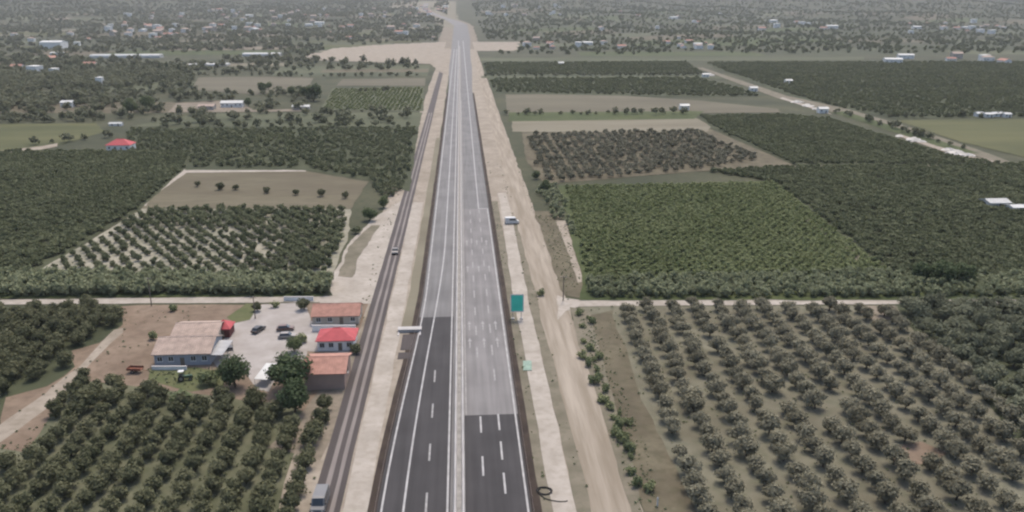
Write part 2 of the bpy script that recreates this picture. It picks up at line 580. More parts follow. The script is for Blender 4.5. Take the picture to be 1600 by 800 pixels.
line('lane_line', lambda y: -9.3 + 4.3 * smooth(105, 270, y), NEAR, 1500, 0.36)
line('edge_line', lambda y: -2.0, NEAR, 1800, 0.36)
line('edge_line', lambda y: 11.35, NEAR, Y_T, 0.36)
line('edge_line', lambda y: 7.75, Y_T, 1800, 0.36)
line('edge_line', lambda y: 1.35, Y_R, 700, 0.25, 'paint_worn')
MB().box((9.6, Y_T + 0.2, 0.118), (3.9, 0.8, 0.004)).obj('stop_bar', 'paint', mw)
dash = MB().box((0, 0, 0), (0.36, 6.4, 0.004)).mesh('lane_dash', 'paint')
dash_w = MB().box((0, 0, 0), (0.36, 6.0, 0.004)).mesh('lane_dash', 'paint_worn')
def dashes(x, y_first, period, y_end, me):
    y = y_first
    while y < y_end:
        link('lane_dash', me, mw, (x, y, 0.118))
        y += period
dashes(7.85, dist(758), 10.7, Y_R + 4, dash)
dashes(4.22, dist(730), 15.0, Y_R + 4, dash)
dashes(7.85, dist(758) + 10.7 * 4, 13.5, Y_T - 3, dash_w)
dashes(4.22, dist(552), 13.5, Y_T - 3, dash_w)
dashes(-5.55, dist(785), 16.0, Y_L - 30, dash_w)
# straight-ahead arrows in the lanes of the dusty section
ar = MB()
ar.add([(-.16, -3.0, 0), (.16, -3.0, 0), (.16, 1.0, 0), (-.16, 1.0, 0), (-.5, 1.0, 0), (.5, 1.0, 0), (0, 3.2, 0)], [(0, 1, 2, 3), (4, 5, 6)])
ar_me = ar.mesh('lane_arrow', 'paint_worn')
for py in (537, 510, 421, 380):
    for x in (2.55, 6.05, 9.35):
        link('lane_arrow', ar_me, mw, (x, dist(py), 0.118))
# two darker patches on the asphalt where the lay-by begins
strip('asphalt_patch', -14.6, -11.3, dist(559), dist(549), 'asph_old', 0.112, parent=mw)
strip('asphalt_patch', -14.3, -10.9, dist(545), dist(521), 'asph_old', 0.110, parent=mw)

# median: gravel strip between two runs of concrete barrier
strip('median_gravel', -0.72, 0.6, NEAR, 1600, 'gravel', 0.10, parent=mw)
def barrier(x, label):
    prof = [(-.30, 0), (-.30, .08), (-.17, .28), (-.12, .86), (.12, .86), (.17, .28), (.30, .08), (.30, 0)]
    t = thing('concrete_barrier', label, 'barrier', (x, 0, 0), 0)
    y = NEAR
    k = 0
    seg = {}
    while y < 1600:
        L = 8.0 if y < 260 else (40.0 if y < 700 else 100.0)
        if L not in seg:
            n = len(prof)
            a = [(px_, 0.0, z) for px_, z in prof]
            b = [(px_, L - 0.05, z) for px_, z in prof]
            fs_ = [tuple(range(n)), tuple(range(2 * n - 1, n - 1, -1))] + [((i + 1) % n, i, n + i, n + (i + 1) % n) for i in range(n)]
            seg[L] = MB().add(a + b, fs_).mesh('barrier_segment', 'concrete')
        link('barrier_segment', seg[L], t, (rnd.uniform(-.015, .015), y, 0.10 + hz(x, y)))
        y += L
    return t
barrier(-0.72, 'long concrete barrier beside the carriageway with the exit lane')
barrier(0.66, 'long concrete barrier beside the carriageway with the pale dusty stretch')

# guardrails on both outer edges
def guardrail(fx, y1, label, side):
    t = thing('guardrail', label, 'guardrail')
    prof = [(-.04, .46), (.03, .50), (-.01, .56), (-.01, .60), (.03, .66), (-.04, .72), (-.06, .72), (-.06, .46)]
    ys, y = [], NEAR
    while y < y1:
        ys.append(y)
        y += 4.0 if y < 260 else 20.0
    vs_, fs_ = [], []
    n = len(prof)
    for k, y in enumerate(ys):
        vs_ += [(fx(y) + side * a, y, b + 0.1) for a, b in prof]
        if k:
            o = (k - 1) * n
            fs_ += [(o + i, o + (i + 1) % n, o + n + (i + 1) % n, o + n + i) for i in range(n)]
    MB().add(vs_, fs_).obj('rail_beam', 'rust_steel', t)
    pm = MB().box((0, 0, 0.40), (.10, .13, .76)).mesh('post', 'rust_steel')
    for y in ys[:60]:
        link('post', pm, t, (fx(y) - side * 0.115, y, 0.05))
guardrail(lambda y: 12.15, 700, 'weathered brown guardrail along the carriageway with three dashed lanes', -1)
guardrail(lambda y: left_edge(y) - 0.95, 700, 'weathered brown guardrail along the exit lane towards the service road', 1)

def town_bend(y):
    return -150.0 * smooth(2450, 3700, y)
strip('town_road', lambda y: town_bend(y) - 19.0 + 8 * smooth(2560, 3000, y), lambda y: town_bend(y) + 24.5 - 13 * smooth(2560, 3000, y), FAR - 4, 3900, 'asph_light', 0.30)
strip('town_road_verge', lambda y: town_bend(y) - 46.0 + 12 * smooth(2560, 3000, y), lambda y: town_bend(y) + 40 - 16 * smooth(2560, 3000, y), 1500, 3900, 'dry', 0.02, 6.0, seed=21)

# ---- field sheets near the junction (surveyed outlines)
_z = [0.010]
def field(name, poly, mat, step=5.0, amp=0.8, dz=0.004):
    _z[0] += dz
    return patch(name, P(poly), mat, _z[0], step, amp)

field('orchard_floor', [(-260, 860), (-200, 720), (0, 690), (110, 590), (235, 600), (520, 640), (500, 700), (450, 860)], 'orchard_l')
field('orchard_floor', [(905, 478), (1640, 478), (1900, 640), (1900, 880), (1120, 880), (1010, 700), (940, 560)], 'orchard_r')
field('grove_floor', [(-330, 480), (185, 480), (193, 505), (155, 536), (112, 548), (118, 573), (72, 604), (10, 622), (0, 652), (-330, 860)], 'dark')
field('grove_floor', [(1400, 474), (1900, 474), (2000, 700), (1640, 760), (1520, 600), (1420, 510)], 'dark')
field('farmyard_soil', [(0, 700), (0, 655), (10, 622), (72, 604), (118, 573), (112, 548), (155, 536), (193, 507), (190, 478), (480, 474), (578, 472), (548, 560), (505, 650), (420, 630), (235, 606), (112, 592), (80, 650), (40, 706)], 'redsoil')
field('farm_track', [(-60, 722), (-60, 705), (0, 664), (70, 614), (120, 575), (178, 515), (193, 512), (195, 524), (130, 586), (80, 632), (0, 692)], 'sand', 3, 0.5)
field('dry_ground', [(200, 484), (330, 478), (330, 496), (270, 500), (240, 520), (225, 560), (150, 585), (125, 585), (190, 520)], 'redsoil')
field('dry_ground', [(420, 700), (545, 560), (580, 472), (600, 472), (560, 600), (500, 720)], 'dry')
field('yard_paving', [(370, 500), (410, 476), (478, 472), (486, 500), (478, 560), (445, 575), (420, 612), (400, 608), (380, 572), (340, 575), (330, 560), (350, 530), (362, 515)], 'conc', 3, 0.5)
field('lawn', [(236, 574), (310, 574), (345, 580), (350, 604), (300, 612), (232, 596)], 'lawn', 2, 0.4)
field('lawn', [(385, 474), (405, 476), (390, 500), (368, 505), (355, 496)], 'lawn', 2, 0.4)
field('white_yard', [(458, 500), (556, 505), (558, 520), (545, 552), (470, 548), (462, 520)], 'conc', 2, 0.3)
field('junction_sand', [(515, 444), (545, 380), (585, 340), (628, 312), (650, 320), (600, 474), (500, 474), (480, 466), (520, 462)], 'pale', 3, 0.8)
field('weedy_wedge', [(528, 432), (545, 385), (580, 352), (594, 352), (566, 392), (550, 434)], 'verge', 3, 0.8)
field('crossing_track', [(-300, 475), (-300, 468), (0, 469), (200, 466), (520, 463), (600, 462), (600, 473), (480, 472), (190, 475), (0, 476)], 'pale', 3, 0.4)
field('crossing_track', [(870, 462), (882, 466), (905, 469), (1300, 468), (1900, 466), (1900, 474), (1300, 476), (905, 479), (884, 486), (872, 500)], 'pale', 3, 0.35)
field('scrub_soil', [(835, 330), (870, 330), (905, 380), (912, 440), (905, 466), (880, 462)], 'brown')
field('pale_path', [(868, 345), (884, 345), (900, 400), (912, 440), (903, 442), (888, 395)], 'sand', 3, 0.4)
field('brown_track', [(915, 495), (955, 485), (1010, 640), (1085, 800), (1140, 880), (1030, 880), (985, 740), (945, 590)], 'brown', 4, 0.9)
field('scrub_soil', [(890, 480), (920, 485), (950, 590), (990, 740), (1030, 880), (1004, 880), (970, 740), (930, 610), (905, 540)], 'verge', 4, 0.7)
field('bare_clearing', [(1385, 700), (1440, 690), (1480, 708), (1450, 726), (1395, 722)], 'redsoil', 3, 0.6)
field('bare_clearing', [(1335, 478), (1400, 478), (1395, 500), (1360, 500)], 'dry', 3, 0.6)

# fields beyond the crossing track
field('ploughed_field', [(222, 326), (236, 308), (288, 267), (475, 267), (575, 284), (548, 327)], 'plough')
field('field_path', [(218, 322), (225, 306), (282, 265), (478, 264), (478, 268), (292, 270), (240, 306), (228, 322)], 'pale', 3, 0.4)
field('young_grove_floor', [(35, 434), (130, 384), (222, 326), (548, 327), (545, 370), (515, 440)], 'grove')
field('grove_floor', [(-600, 470), (-600, 250), (30, 238), (300, 238), (286, 266), (222, 324), (60, 424), (30, 466)], 'dark')
field('grove_floor', [(200, 200), (655, 196), (640, 300), (580, 282), (475, 266), (290, 266), (300, 236), (200, 236)], 'dark')
field('hedge_floor', [(-600, 468), (-600, 432), (50, 432), (515, 438), (505, 464), (0, 466)], 'crop')
field('light_green_field', [(-300, 238), (-300, 196), (150, 193), (165, 206), (60, 236)], 'lime')
field('grass_field', [(205, 198), (300, 178), (660, 176), (655, 198)], 'greyg')
field('grass_field', [(500, 172), (520, 138), (662, 136), (662, 174)], 'greyg')
field('bare_field', [(525, 134), (535, 124), (665, 122), (664, 134)], 'pink')
field('bare_field', [(300, 140), (310, 121), (420, 120), (490, 122), (480, 140), (400, 148)], 'pink')
field('farm_yard', [(262, 176), (275, 162), (370, 156), (395, 172), (480, 170), (480, 174)], 'dry')
field('strip_field', [(420, 119), (440, 104), (672, 102), (668, 119)], 'greyg')
field('strip_field', [(500, 113), (505, 109), (670, 108), (669, 113)], 'plough')
field('field_path', [(-200, 246), (-200, 234), (0, 236), (70, 228), (90, 224), (90, 229), (20, 243)], 'sand')
field('crop_field', [(872, 290), (1010, 288), (1210, 283), (1400, 432), (912, 444)], 'crop')
field('hedge_floor', [(905, 470), (912, 432), (1380, 420), (1600, 440), (2000, 440), (2000, 467)], 'crop')
field('dark_grove_floor', [(1210, 284), (1100, 266), (1240, 260), (1600, 256), (2100, 270), (2100, 450), (1600, 450), (1400, 434)], 'dark')
field('field_path', [(1254, 342), (1262, 342), (1330, 388), (1362, 410), (1345, 414), (1318, 390)], 'verge', 3, 0.8)
field('grove_soil', [(815, 206), (1105, 200), (1240, 258), (1095, 268), (850, 288), (822, 250)], 'brown')
field('bare_field', [(800, 206), (800, 190), (1085, 183), (1112, 198), (1105, 206)], 'tan')
field('bare_field', [(792, 180), (790, 148), (920, 146), (1100, 158), (1215, 170), (1220, 176), (1000, 178)], 'pink')
field('crop_field', [(795, 190), (795, 176), (1100, 174), (1085, 186)], 'crop')
field('dark_grove_floor', [(1112, 200), (1090, 180), (1225, 178), (1300, 186), (1500, 246), (1600, 262), (1240, 258)], 'dark')
field('field_path', [(1195, 262), (1195, 259), (1590, 258), (1590, 260)], 'verge')
field('light_green_field', [(1400, 188), (1640, 186), (1700, 250), (1600, 246), (1500, 222)], 'lime')
field('dark_grove_floor', [(770, 146), (762, 122), (1090, 120), (1200, 150), (1090, 152)], 'dark')
field('dark_grove_floor', [(758, 119), (752, 98), (1070, 96), (1105, 119)], 'dark')
field('dark_grove_floor', [(1120, 108), (1100, 97), (1700, 96), (1900, 200), (1640, 184), (1400, 186), (1260, 160)], 'dark')
field('field_track', [(752, 122), (752, 119), (1100, 119), (1130, 121), (1130, 123)], 'greyg')
field('field_track', [(750, 96), (750, 91), (1350, 89), (1350, 94)], 'greyg')
# the straight farm road beside its irrigation ditch
field('farm_road', [(1088, 106), (1098, 106), (1230, 150), (1330, 172), (1430, 202), (1545, 240), (1600, 262), (1596, 268), (1530, 246), (1420, 210), (1310, 178), (1215, 154)], 'verge', 6, 0.6)
field('farm_road', [(1218, 154), (1222, 152), (1290, 174), (1300, 180)], 'pale', 6, 0.5)
field('farm_road', [(1400, 212), (1412, 208), (1500, 240), (1596, 262), (1594, 267), (1500, 246)], 'sand', 6, 0.5)
field('scrub_strip', [(1300, 176), (1320, 174), (1530, 240), (1500, 240)], 'crop', 6, 0.6)
field('sand_bar', [(480, 94), (500, 84), (700, 80), (700, 104), (692, 116), (672, 100)], 'sand', 8, 2)
# ------------------------------------------------------------------ far parcels, the sand pit beyond the plain, the town road
far_patch('quarry_sand', P([(470, 90), (520, 76), (600, 70), (694, 66), (700, 90), (690, 100)]), 'sand')
far_patch('quarry_sand', P([(742, 80), (738, 66), (812, 66), (808, 80)]), 'sand')
far_patch('pale_slope', P([(672, 34), (680, 2), (712, 2), (716, 40), (712, 46)]), 'tan')
far_patch('pale_slope', P([(600, 14), (612, 4), (690, 2), (690, 12)]), 'tan')
frnd = random.Random(21)
pal = ['dark', 'dark', 'crop', 'greyg', 'greyg', 'field', 'brown', 'tan', 'plough', 'lime', 'dark', 'greyg', 'dry']
parcel_tree = []           # (centre, half sizes, density) where woodland stuff may stand
def parcels(x0, x1, y0, y1, wx, wy, keep, names, offs):
    y = y0
    while y < y1:
        h = wy * frnd.uniform(.5, 1.5)
        x = x0 + frnd.uniform(0, wx)
        while x < x1:
            w = wx * frnd.uniform(.5, 1.6)
            m = frnd.choice(names)
            if frnd.random() < keep and not (-45 < x + w / 2 < 60 and abs(x + w / 2) < w / 2 + 60) and not (x < 40 < x + w or x < -40 < x + w):
                sk = frnd.uniform(-.2, .2)
                poly = [(x, y), (x + w * .94, y + sk * h), (x + w * .96, y + h * .9 + sk * h), (x + w * .03, y + h * .9)]
                if y > 1350:
                    far_patch('field_parcel', poly, m, offs, 14, 14)
                else:
                    patch('field_parcel', poly, m, 0.002 + frnd.random() * 0.005, 12, 3)
            x += w
        y += h
parcels(-1700, -45, 1120, 3300, 190, 90, .75, pal, .25)
parcels(60, 1900, 1300, 3300, 210, 100, .72, ['dark', 'dark', 'dark', 'greyg', 'crop', 'field', 'greyg', 'brown'], .25)
parcels(-900, -330, 640, 1100, 130, 70, .8, ['dark', 'greyg', 'field', 'brown', 'crop'], .25)
# sandbank road that the motorway runs into, and town street
#@@BUILD
# ------------------------------------------------------------------ buildings
def house(name, label, px, py, w, d, wall_h, rise, wall, roof, kind='gable', rz=0.0, over=0.45, wins=3, door=True, chimney=False, cat='house', group=None, loc=None):
    """px, py: the middle of the front wall's foot"""
    x, y = loc if loc else G(px, py)
    t = thing(name, label, cat, (x, y, hz(x, y)), rz, group)
    base = -0.3
    if kind == 'gable':
        mbw = MB()
        hw = w / 2
        prof = [(0, base), (0, wall_h), (d / 2, wall_h + rise), (d, wall_h), (d, base)]
        a = [(-hw, p, z) for p, z in prof]
        b = [(hw, p, z) for p, z in prof]
        n = 5
        fs_ = [tuple(range(n - 1, -1, -1)), tuple(range(n, 2 * n))] + [(i, (i + 1) % n, n + (i + 1) % n, n + i) for i in range(n)]
        mbw.add(a + b, fs_).obj('wall', wall, t)
        sl = rise / (d / 2)
        mr = MB()
        th = 0.16
        W = hw + over
        rp = [(-over, wall_h - over * sl + .02), (d / 2, wall_h + rise + .02), (d + over, wall_h - over * sl + .02),
              (d + over, wall_h - over * sl + .02 + th), (d / 2, wall_h + rise + .02 + th * 1.1), (-over, wall_h - over * sl + .02 + th)]
        a = [(-W, p, z) for p, z in rp]
        b = [(W, p, z) for p, z in rp]
        n = 6
        fs_ = [(0, 1, 4, 5), (1, 2, 3, 4), (n + 5, n + 4, n + 1, n), (n + 4, n + 3, n + 2, n + 1)]
        fs_ += [(i, n + i, n + (i + 1) % n, (i + 1) % n) for i in range(n)]
        r = mr.add(a + b, fs_).obj('roof', roof, t)
        MB().tube((-W, d / 2, wall_h + rise + .16), (W, d / 2, wall_h + rise + .16), .14, n=6).obj('ridge_cap', roof, r)
        if d > 5 and y < 320:                          # rows of tile rolls standing proud of the slope
            k = int(2 * W / 0.55)
            ml = MB()
            for i in range(k):
                xx = -W + .28 + i * .55
                ml.tube((xx, -over, wall_h - over * sl + .02 + th), (xx, d / 2 - .05, wall_h + rise + .02 + th), .085, n=4)
            tag(ml.obj('tile_rolls', roof, r), kind='stuff')
    else:
        MB().box((0, d / 2, (wall_h + base) / 2), (w, d, wall_h - base)).obj('wall', wall, t)
        W, D0, D1 = w / 2 + over, -over, d + over
        rl = max(0.0, w - d) / 2
        z0, z1 = wall_h, wall_h + rise
        pts = [(-W, D0, z0), (W, D0, z0), (W, D1, z0), (-W, D1, z0),
               (-W, D0, z0 + .14), (W, D0, z0 + .14), (W, D1, z0 + .14), (-W, D1, z0 + .14),
               (-rl - .05, d / 2, z1), (rl + .05, d / 2, z1)]
        fs_ = [(3, 2, 1, 0), (0, 1, 5, 4), (1, 2, 6, 5), (2, 3, 7, 6), (3, 0, 4, 7),
               (4, 5, 9, 8), (5, 6, 9), (6, 7, 8, 9), (7, 4, 8)]
        r = MB().add(pts, fs_).obj('roof', roof, t)
        MB().tube((-rl - .1, d / 2, z1), (rl + .1, d / 2, z1), .12, n=6).obj('ridge_cap', roof, r)
    slots = wins + (1 if door else 0)
    for i in range(slots):
        xx = -w / 2 + w * (i + .5) / slots
        if door and i == slots // 2:
            dr = MB().box((xx, -.03, 1.0), (.95, .06, 2.0)).obj('door', 'wood', t)
            MB().tube((xx + .35, -.10, 1.0), (xx + .35, -.06, 1.0), .04, n=6).obj('handle', 'steel', dr)
        else:
            wd = MB().box((xx, -.02, wall_h * .58), (1.05, .05, 1.1)).obj('window', 'glass', t)
            fr = MB()
            for q in (-.56, .56, 0):
                fr.box((xx + q, -.05, wall_h * .58), (.08, .08, 1.2))
            for q in (-.58, .58):
                fr.box((xx, -.05, wall_h * .58 + q), (1.2, .09, .08))
            fr.obj('frame', 'white', wd)
            MB().box((xx, -.09, wall_h * .58 - .66), (1.35, .18, .07)).obj('sill', 'plaster', wd)
    for sgn in (-1, 1):
        if d > 5.5:
            wd = MB().box((sgn * (w / 2 + .02), d * .5, wall_h * .58), (.05, 1.0, 1.0)).obj('window', 'glass', t)
            MB().box((sgn * (w / 2 + .05), d * .5, wall_h * .58 - .6), (.14, 1.2, .07)).obj('sill', 'plaster', wd)
    if chimney:
        MB().box((w * .28, d * .62, wall_h + rise * .9), (.6, .6, 1.3)).obj('chimney', 'plaster', r)
    return t

hA = house('farmhouse', 'farmhouse with faded pink tiled roof and blue-grey front wall', 286, 571, 12.6, 10, 3.0, 1.9, 'plaster_b', 'tile_p', wins=4, chimney=False)
house('farm_building', 'low pale pink roofed building directly behind the blue-grey farmhouse', 306, 539, 10.5, 8.5, 2.7, 1.3, 'plaster_c', 'tile_p', wins=2)
house('red_roofed_hut', 'small hut with a bright red pyramid roof beside the pink roofs', 348, 528, 3.6, 4.4, 2.3, 1.7, 'red_dark', 'tile_r', kind='hip', wins=0, over=.35)
house('farm_building', 'long terracotta roofed building next to the crossing dirt track', 525, 507, 11.8, 8.0, 2.5, 1.7, 'plaster_c', 'tile_o', wins=3)
house('cottage', 'white cottage with bright red hipped roof between two terracotta roofs', 525, 548, 8.6, 7.0, 2.6, 2.0, 'plaster', 'tile_r', kind='hip', wins=3)
house('farm_building', 'tall brown walled building with terracotta roof beside the big round tree', 508, 609, 8.6, 10.0, 3.9, 1.5, 'plaster_br', 'tile_o', wins=0, door=False)
# white garden walls of the cottage yard and the farmhouse terrace
def low_wall(label, a, b, h=1.1, th=.3, mat='plaster', name='garden_wall'):
    (x0, y0), (x1, y1) = G(*a), G(*b)
    L = math.hypot(x1 - x0, y1 - y0)
    t = thing(name, label, 'wall', (x0, y0, 0), math.atan2(y1 - y0, x1 - x0))
    MB().box((L / 2, 0, h / 2 - .1), (L, th, h + .2)).obj('wall', mat, t)
    MB().box((L / 2, 0, h + .04), (L + .1, th + .12, .08)).obj('coping', 'concrete_w', t)
low_wall('low white wall along the terrace of the blue-grey farmhouse', (238, 578), (292, 578), .9)
low_wall('white wall closing the yard behind the red cottage', (488, 518), (556, 518), 1.7)
low_wall('pale wall beside the crossing dirt track above the farmyard', (444, 470), (490, 470), 1.2)
# carport with a grey sheet roof beside the farmhouse
x, y = G(331, 570)
t = thing('carport', 'open carport with sloping grey sheet roof beside the farmhouse', 'carport', (x, y, 0), R(-4))
MB().add([(-2.9, -.2, 2.5), (2.8, -.2, 2.5), (2.8, 7.2, 3.0), (-2.9, 7.2, 3.0), (-2.9, -.2, 2.6), (2.8, -.2, 2.6), (2.8, 7.2, 3.1), (-2.9, 7.2, 3.1)],
         [(3, 2, 1, 0), (4, 5, 6, 7), (0, 1, 5, 4), (1, 2, 6, 5), (2, 3, 7, 6), (3, 0, 4, 7)]).obj('roof', 'sheet', t)
for a in (-2.7, 2.6):
    for b, zz in ((0, 2.5), (3.5, 2.75), (7, 2.98)):
        MB().tube((a, b, -.1), (a, b, zz), .07, n=6).obj('post', 'steel', t)
for b, zz in ((0, 2.46), (3.5, 2.7), (7, 2.94)):
    MB().box((-.05, b, zz), (5.3, .1, .1)).obj('beam', 'steel', t)
# white plastic lean-to
x, y = G(408, 604)
t = thing('plastic_shelter', 'white plastic covered shelter between the two round trees', 'shelter', (x, y, 0), R(-12))
MB().add([(-1.5, 0, 1.7), (1.5, 0, 1.7), (1.5, 6.5, 2.5), (-1.5, 6.5, 2.5), (-1.5, 0, 1.76), (1.5, 0, 1.76), (1.5, 6.5, 2.56), (-1.5, 6.5, 2.56)],
         [(3, 2, 1, 0), (4, 5, 6, 7), (0, 1, 5, 4), (1, 2, 6, 5), (2, 3, 7, 6), (3, 0, 4, 7)]).obj('cover', 'plastic', t)
for a in (-1.4, 1.4):
    for b, zz in ((.1, 1.7), (3.2, 2.08), (6.4, 2.48)):
        MB().tube((a, b, -.1), (a, b, zz), .05, n=6).obj('post', 'steel', t)

# mid-distance farmsteads
house('red_roofed_house', 'lone white house with pale red hipped roof among dark groves', 185, 236, 13, 9, 3.2, 3.0, 'plaster', 'tile_r', kind='hip', wins=3)
house('white_shed', 'white shed beside the light green field', 180, 197, 8, 4, 1.6, .6, 'plaster', 'plastic', wins=1)
house('white_shed', 'small white farm store with pale roof in the woods', 104, 168, 9, 7, 4.0, 1.2, 'plaster', 'plastic', wins=1)
house('water_tank_house', 'slim white pump tower rising out of the mottled groves', 155, 134, 6, 6, 8.0, 1.0, 'plaster', 'plastic', kind='hip', wins=1, cat='tower')
house('farm_store', 'long pale store with cream walls beside the bare pinkish field', 362, 168, 17, 8, 3.6, 1.4, 'plaster', 'plastic', wins=4)
house('farm_store', 'cream low barn with tan roof in the same far farmyard', 322, 172, 12, 7, 3.0, 1.2, 'plaster_c', 'tile_p', wins=2)
house('farm_store', 'cream low shed with white roof under the tall dark tree', 470, 172, 13, 6, 2.6, 1.0, 'plaster_c', 'plastic', wins=2)
def greenhouse(label, px, py, L, d, h, n, mat='plastic'):
    x, y = G(px, py)
    t = thing('greenhouse', label, 'greenhouse', (x, y, hz(x, y)))
    for k in range(n):
        y0 = k * d
        prof = [(y0 + d / 2 - d / 2 * math.cos(a), h * .45 + h * .55 * math.sin(a)) for a in [math.pi * i / 8 for i in range(9)]]
        prof = [(y0, -.3)] + prof + [(y0 + d, -.3)]
        m_ = len(prof)
        a = [(-L / 2, p + .002 * k, z) for p, z in prof]
        b = [(L / 2, p + .002 * k, z) for p, z in prof]
        MB().add(a + b, [tuple(range(m_ - 1, -1, -1)), tuple(range(m_, 2 * m_))] + [(i, (i + 1) % m_, m_ + (i + 1) % m_, m_ + i) for i in range(m_)]).obj('tunnel', mat, t)
    MB().box((L * .2, -.03, 1.2), (3, .06, 2.4)).obj('door', 'sheet', t)
greenhouse('very long white plastic greenhouse across the far plain', 195, 91, 104, 9, 5.5, 2)
greenhouse('white plastic greenhouse nearest the quarry sand', 408, 88, 58, 9, 5.0, 2)
greenhouse('low pale greenhouse set apart in the field by the two long ones', 325, 103, 50, 9, 3.0, 2)
house('warehouse', 'big pale warehouse with flat pitched roof on the far plain', 79, 76, 38, 30, 11, 2.5, 'plaster', 'plastic', wins=0, door=True, cat='warehouse')
house('warehouse', 'smaller white warehouse with low roof in front of the big pale one', 88, 88, 19, 12, 5, 1.2, 'plaster', 'plastic', wins=0, door=True, cat='warehouse')
for i, px in enumerate((1532, 1546, 1560, 1575)):
    house('white_shed', 'white shed in the row above the light green field', px, 183 + (i % 2), 5.0 + i % 3, 5, 2.6, .8, 'plaster', 'plastic', wins=1, cat='shed', group='white sheds in a row by the light green field')
house('white_shed', 'broad white field shelter standing in the dark citrus grove', 1562, 326, 8.5, 7, 2.4, .9, 'plastic', 'plastic', wins=0, cat='shed')
house('white_shed', 'lower white field shelter with flat grey gable in the dark citrus grove', 1594, 332, 6.0, 5, 2.0, .5, 'plaster', 'plastic', wins=0, cat='shed')
for lab, px, py in (('white pump house beyond the straight farm road', 1233, 131), ('white pump house at the end of the pale field track', 1103, 121), ('white pump house beside the bend of the farm road', 1178, 143),
                    ('white pump house at the corner of the tan field', 1070, 172), ('small white hut at the edge of the pale canal road', 1287, 177), ('white hut on the grey-green track past the plain', 877, 102)):
    house('pump_house', lab, px, py, 7, 5, 3.4, 1.0, 'plaster', 'plastic', wins=1, cat='hut')
# heaps of white rubble along the farm road
heap = None
hr = random.Random(4)
for px, py, s_ in ((1405, 213, 1.0), (1428, 219, 1.7), (1441, 222, 1.0), (1482, 235, 1.3), (1497, 241, 2.0), (1512, 243, 1.2), (1108, 118, 2.4), (1245, 160, 1.6), (1262, 166, 1.8), (1280, 171, 1.7), (1590, 264, 1.2)):
    x, y = G(px, py)
    if heap is None:
        me = MB()
        n, m_ = 12, 5
        pts = [(0, 0, 1.2)]
        for j in range(1, m_ + 1):
            for i in range(n):
                a = 2 * math.pi * i / n
                rr = 3.0 * j / m_ * hr.uniform(.8, 1.15)
                pts.append((rr * math.cos(a) * 1.5, rr * math.sin(a), max(-.2, 1.25 * (1 - (j / m_)) + hr.uniform(-.12, .18)) if j < m_ else -.25))
        fs_ = [(0, 1 + i, 1 + (i + 1) % n) for i in range(n)]
        for j in range(m_ - 1):
            for i in range(n):
                a, b = 1 + j * n + i, 1 + j * n + (i + 1) % n
                fs_.append((a, a + n, b + n, b))
        heap_me = me.add(pts, fs_).mesh('rubble_heap', 'stone')
        heap = True
    o = link('rubble_heap', heap_me, None, (x, y, 0))
    o.scale = (s_, s_, s_)
    o.rotation_euler = (0, 0, hr.uniform(0, 6))
    tag(o, 'heap of white rubble beside the straight farm road', 'heap', 'white rubble heaps along the farm road')

# far town: every house its own, copied from a handful of types
types = []
for k, (w, d, h, rise, wm, rm, kd) in enumerate(((12, 9, 6, 2.2, 'plaster', 'tile_p', 'hip'), (14, 9, 4, 2.0, 'plaster', 'tile_o', 'gable'), (11, 10, 8, .6, 'plaster', 'plaster', 'hip'),
                                                 (13, 9, 6.5, 2.0, 'plaster_c', 'tile_p', 'gable'), (20, 11, 5, 1.4, 'plaster', 'plastic', 'gable'), (10, 8, 4.5, 1.8, 'plaster_c', 'tile_o', 'hip'))):
    types.append((w, d, h, rise, wm, rm, kd))
town_label = {0: 'white two storey house with faded pink roof in the far town', 1: 'white cottage with terracotta roof in the far town', 2: 'white block with flat pale roof in the far town',
              3: 'cream two storey house with pink gable roof in the far town', 4: 'long white hall with pale roof in the far town', 5: 'small cream house with terracotta hipped roof in the far town'}
proto = {}
trn = random.Random(12)
def town_house(x, y, k, rz, s_):
    if k not in proto:
        w, d, h, rise, wm, rm, kd = types[k]
        proto[k] = house('town_house', town_label[k], 0, 0, w, d, h, rise, wm, rm, kind=kd, wins=3, cat='house', group=town_label[k], loc=(x, y))
        proto[k].rotation_euler = (0, 0, rz)
        proto[k].scale = (s_,) * 3
    else:
        dup(proto[k], (x, y, hz(x, y)), rz, scale=s_)
town_spots = []
for (x0, x1, y0, y1, n) in ((170, 330, 42, 62, 26), (330, 530, 12, 56, 46), (190, 300, 22, 40, 8), (560, 700, 6, 30, 14), (640, 705, 0, 24, 10), (760, 905, 2, 26, 14), (930, 1130, 20, 78, 15),
                            (1420, 1570, 34, 54, 18), (1190, 1330, 30, 50, 8), (1100, 1190, 0, 6, 6), (20, 150, 48, 118, 12), (1370, 1600, 90, 102, 7), (520, 690, 40, 62, 10), (1050, 1130, 66, 78, 5), (820, 960, 64, 78, 8)):
    for i in range(n):
        for _ in range(20):
            x, y = G(trn.uniform(x0, x1), trn.uniform(y0, y1))
            if -45 < x < 45 or y > 3700:
                continue
            if all((x - a) ** 2 + (y - b) ** 2 > 400 for a, b in town_spots):
                town_spots.append((x, y))
                town_house(x, y, trn.choice((0, 1, 1, 2, 2, 3, 4, 5)), trn.choice((0, 0, 1.57)) + trn.uniform(-.3, .3), trn.uniform(.85, 1.35) * (1.15 if y > 2000 else 0.9))
                break
#@@THINGS
# ------------------------------------------------------------------ vehicles
def wheels(t, xs, half, r, wdt=.24):
    for x in xs:
        for s_ in (-1, 1):
            wl_ = MB().tube((x, s_ * (half - wdt), r), (x, s_ * half, r), r, n=16).obj('wheel', 'rubber', t)
            MB().tube((x, s_ * (half - .02), r), (x, s_ * (half + .015), r), r * .58, n=12).obj('rim', 'steel', wl_)

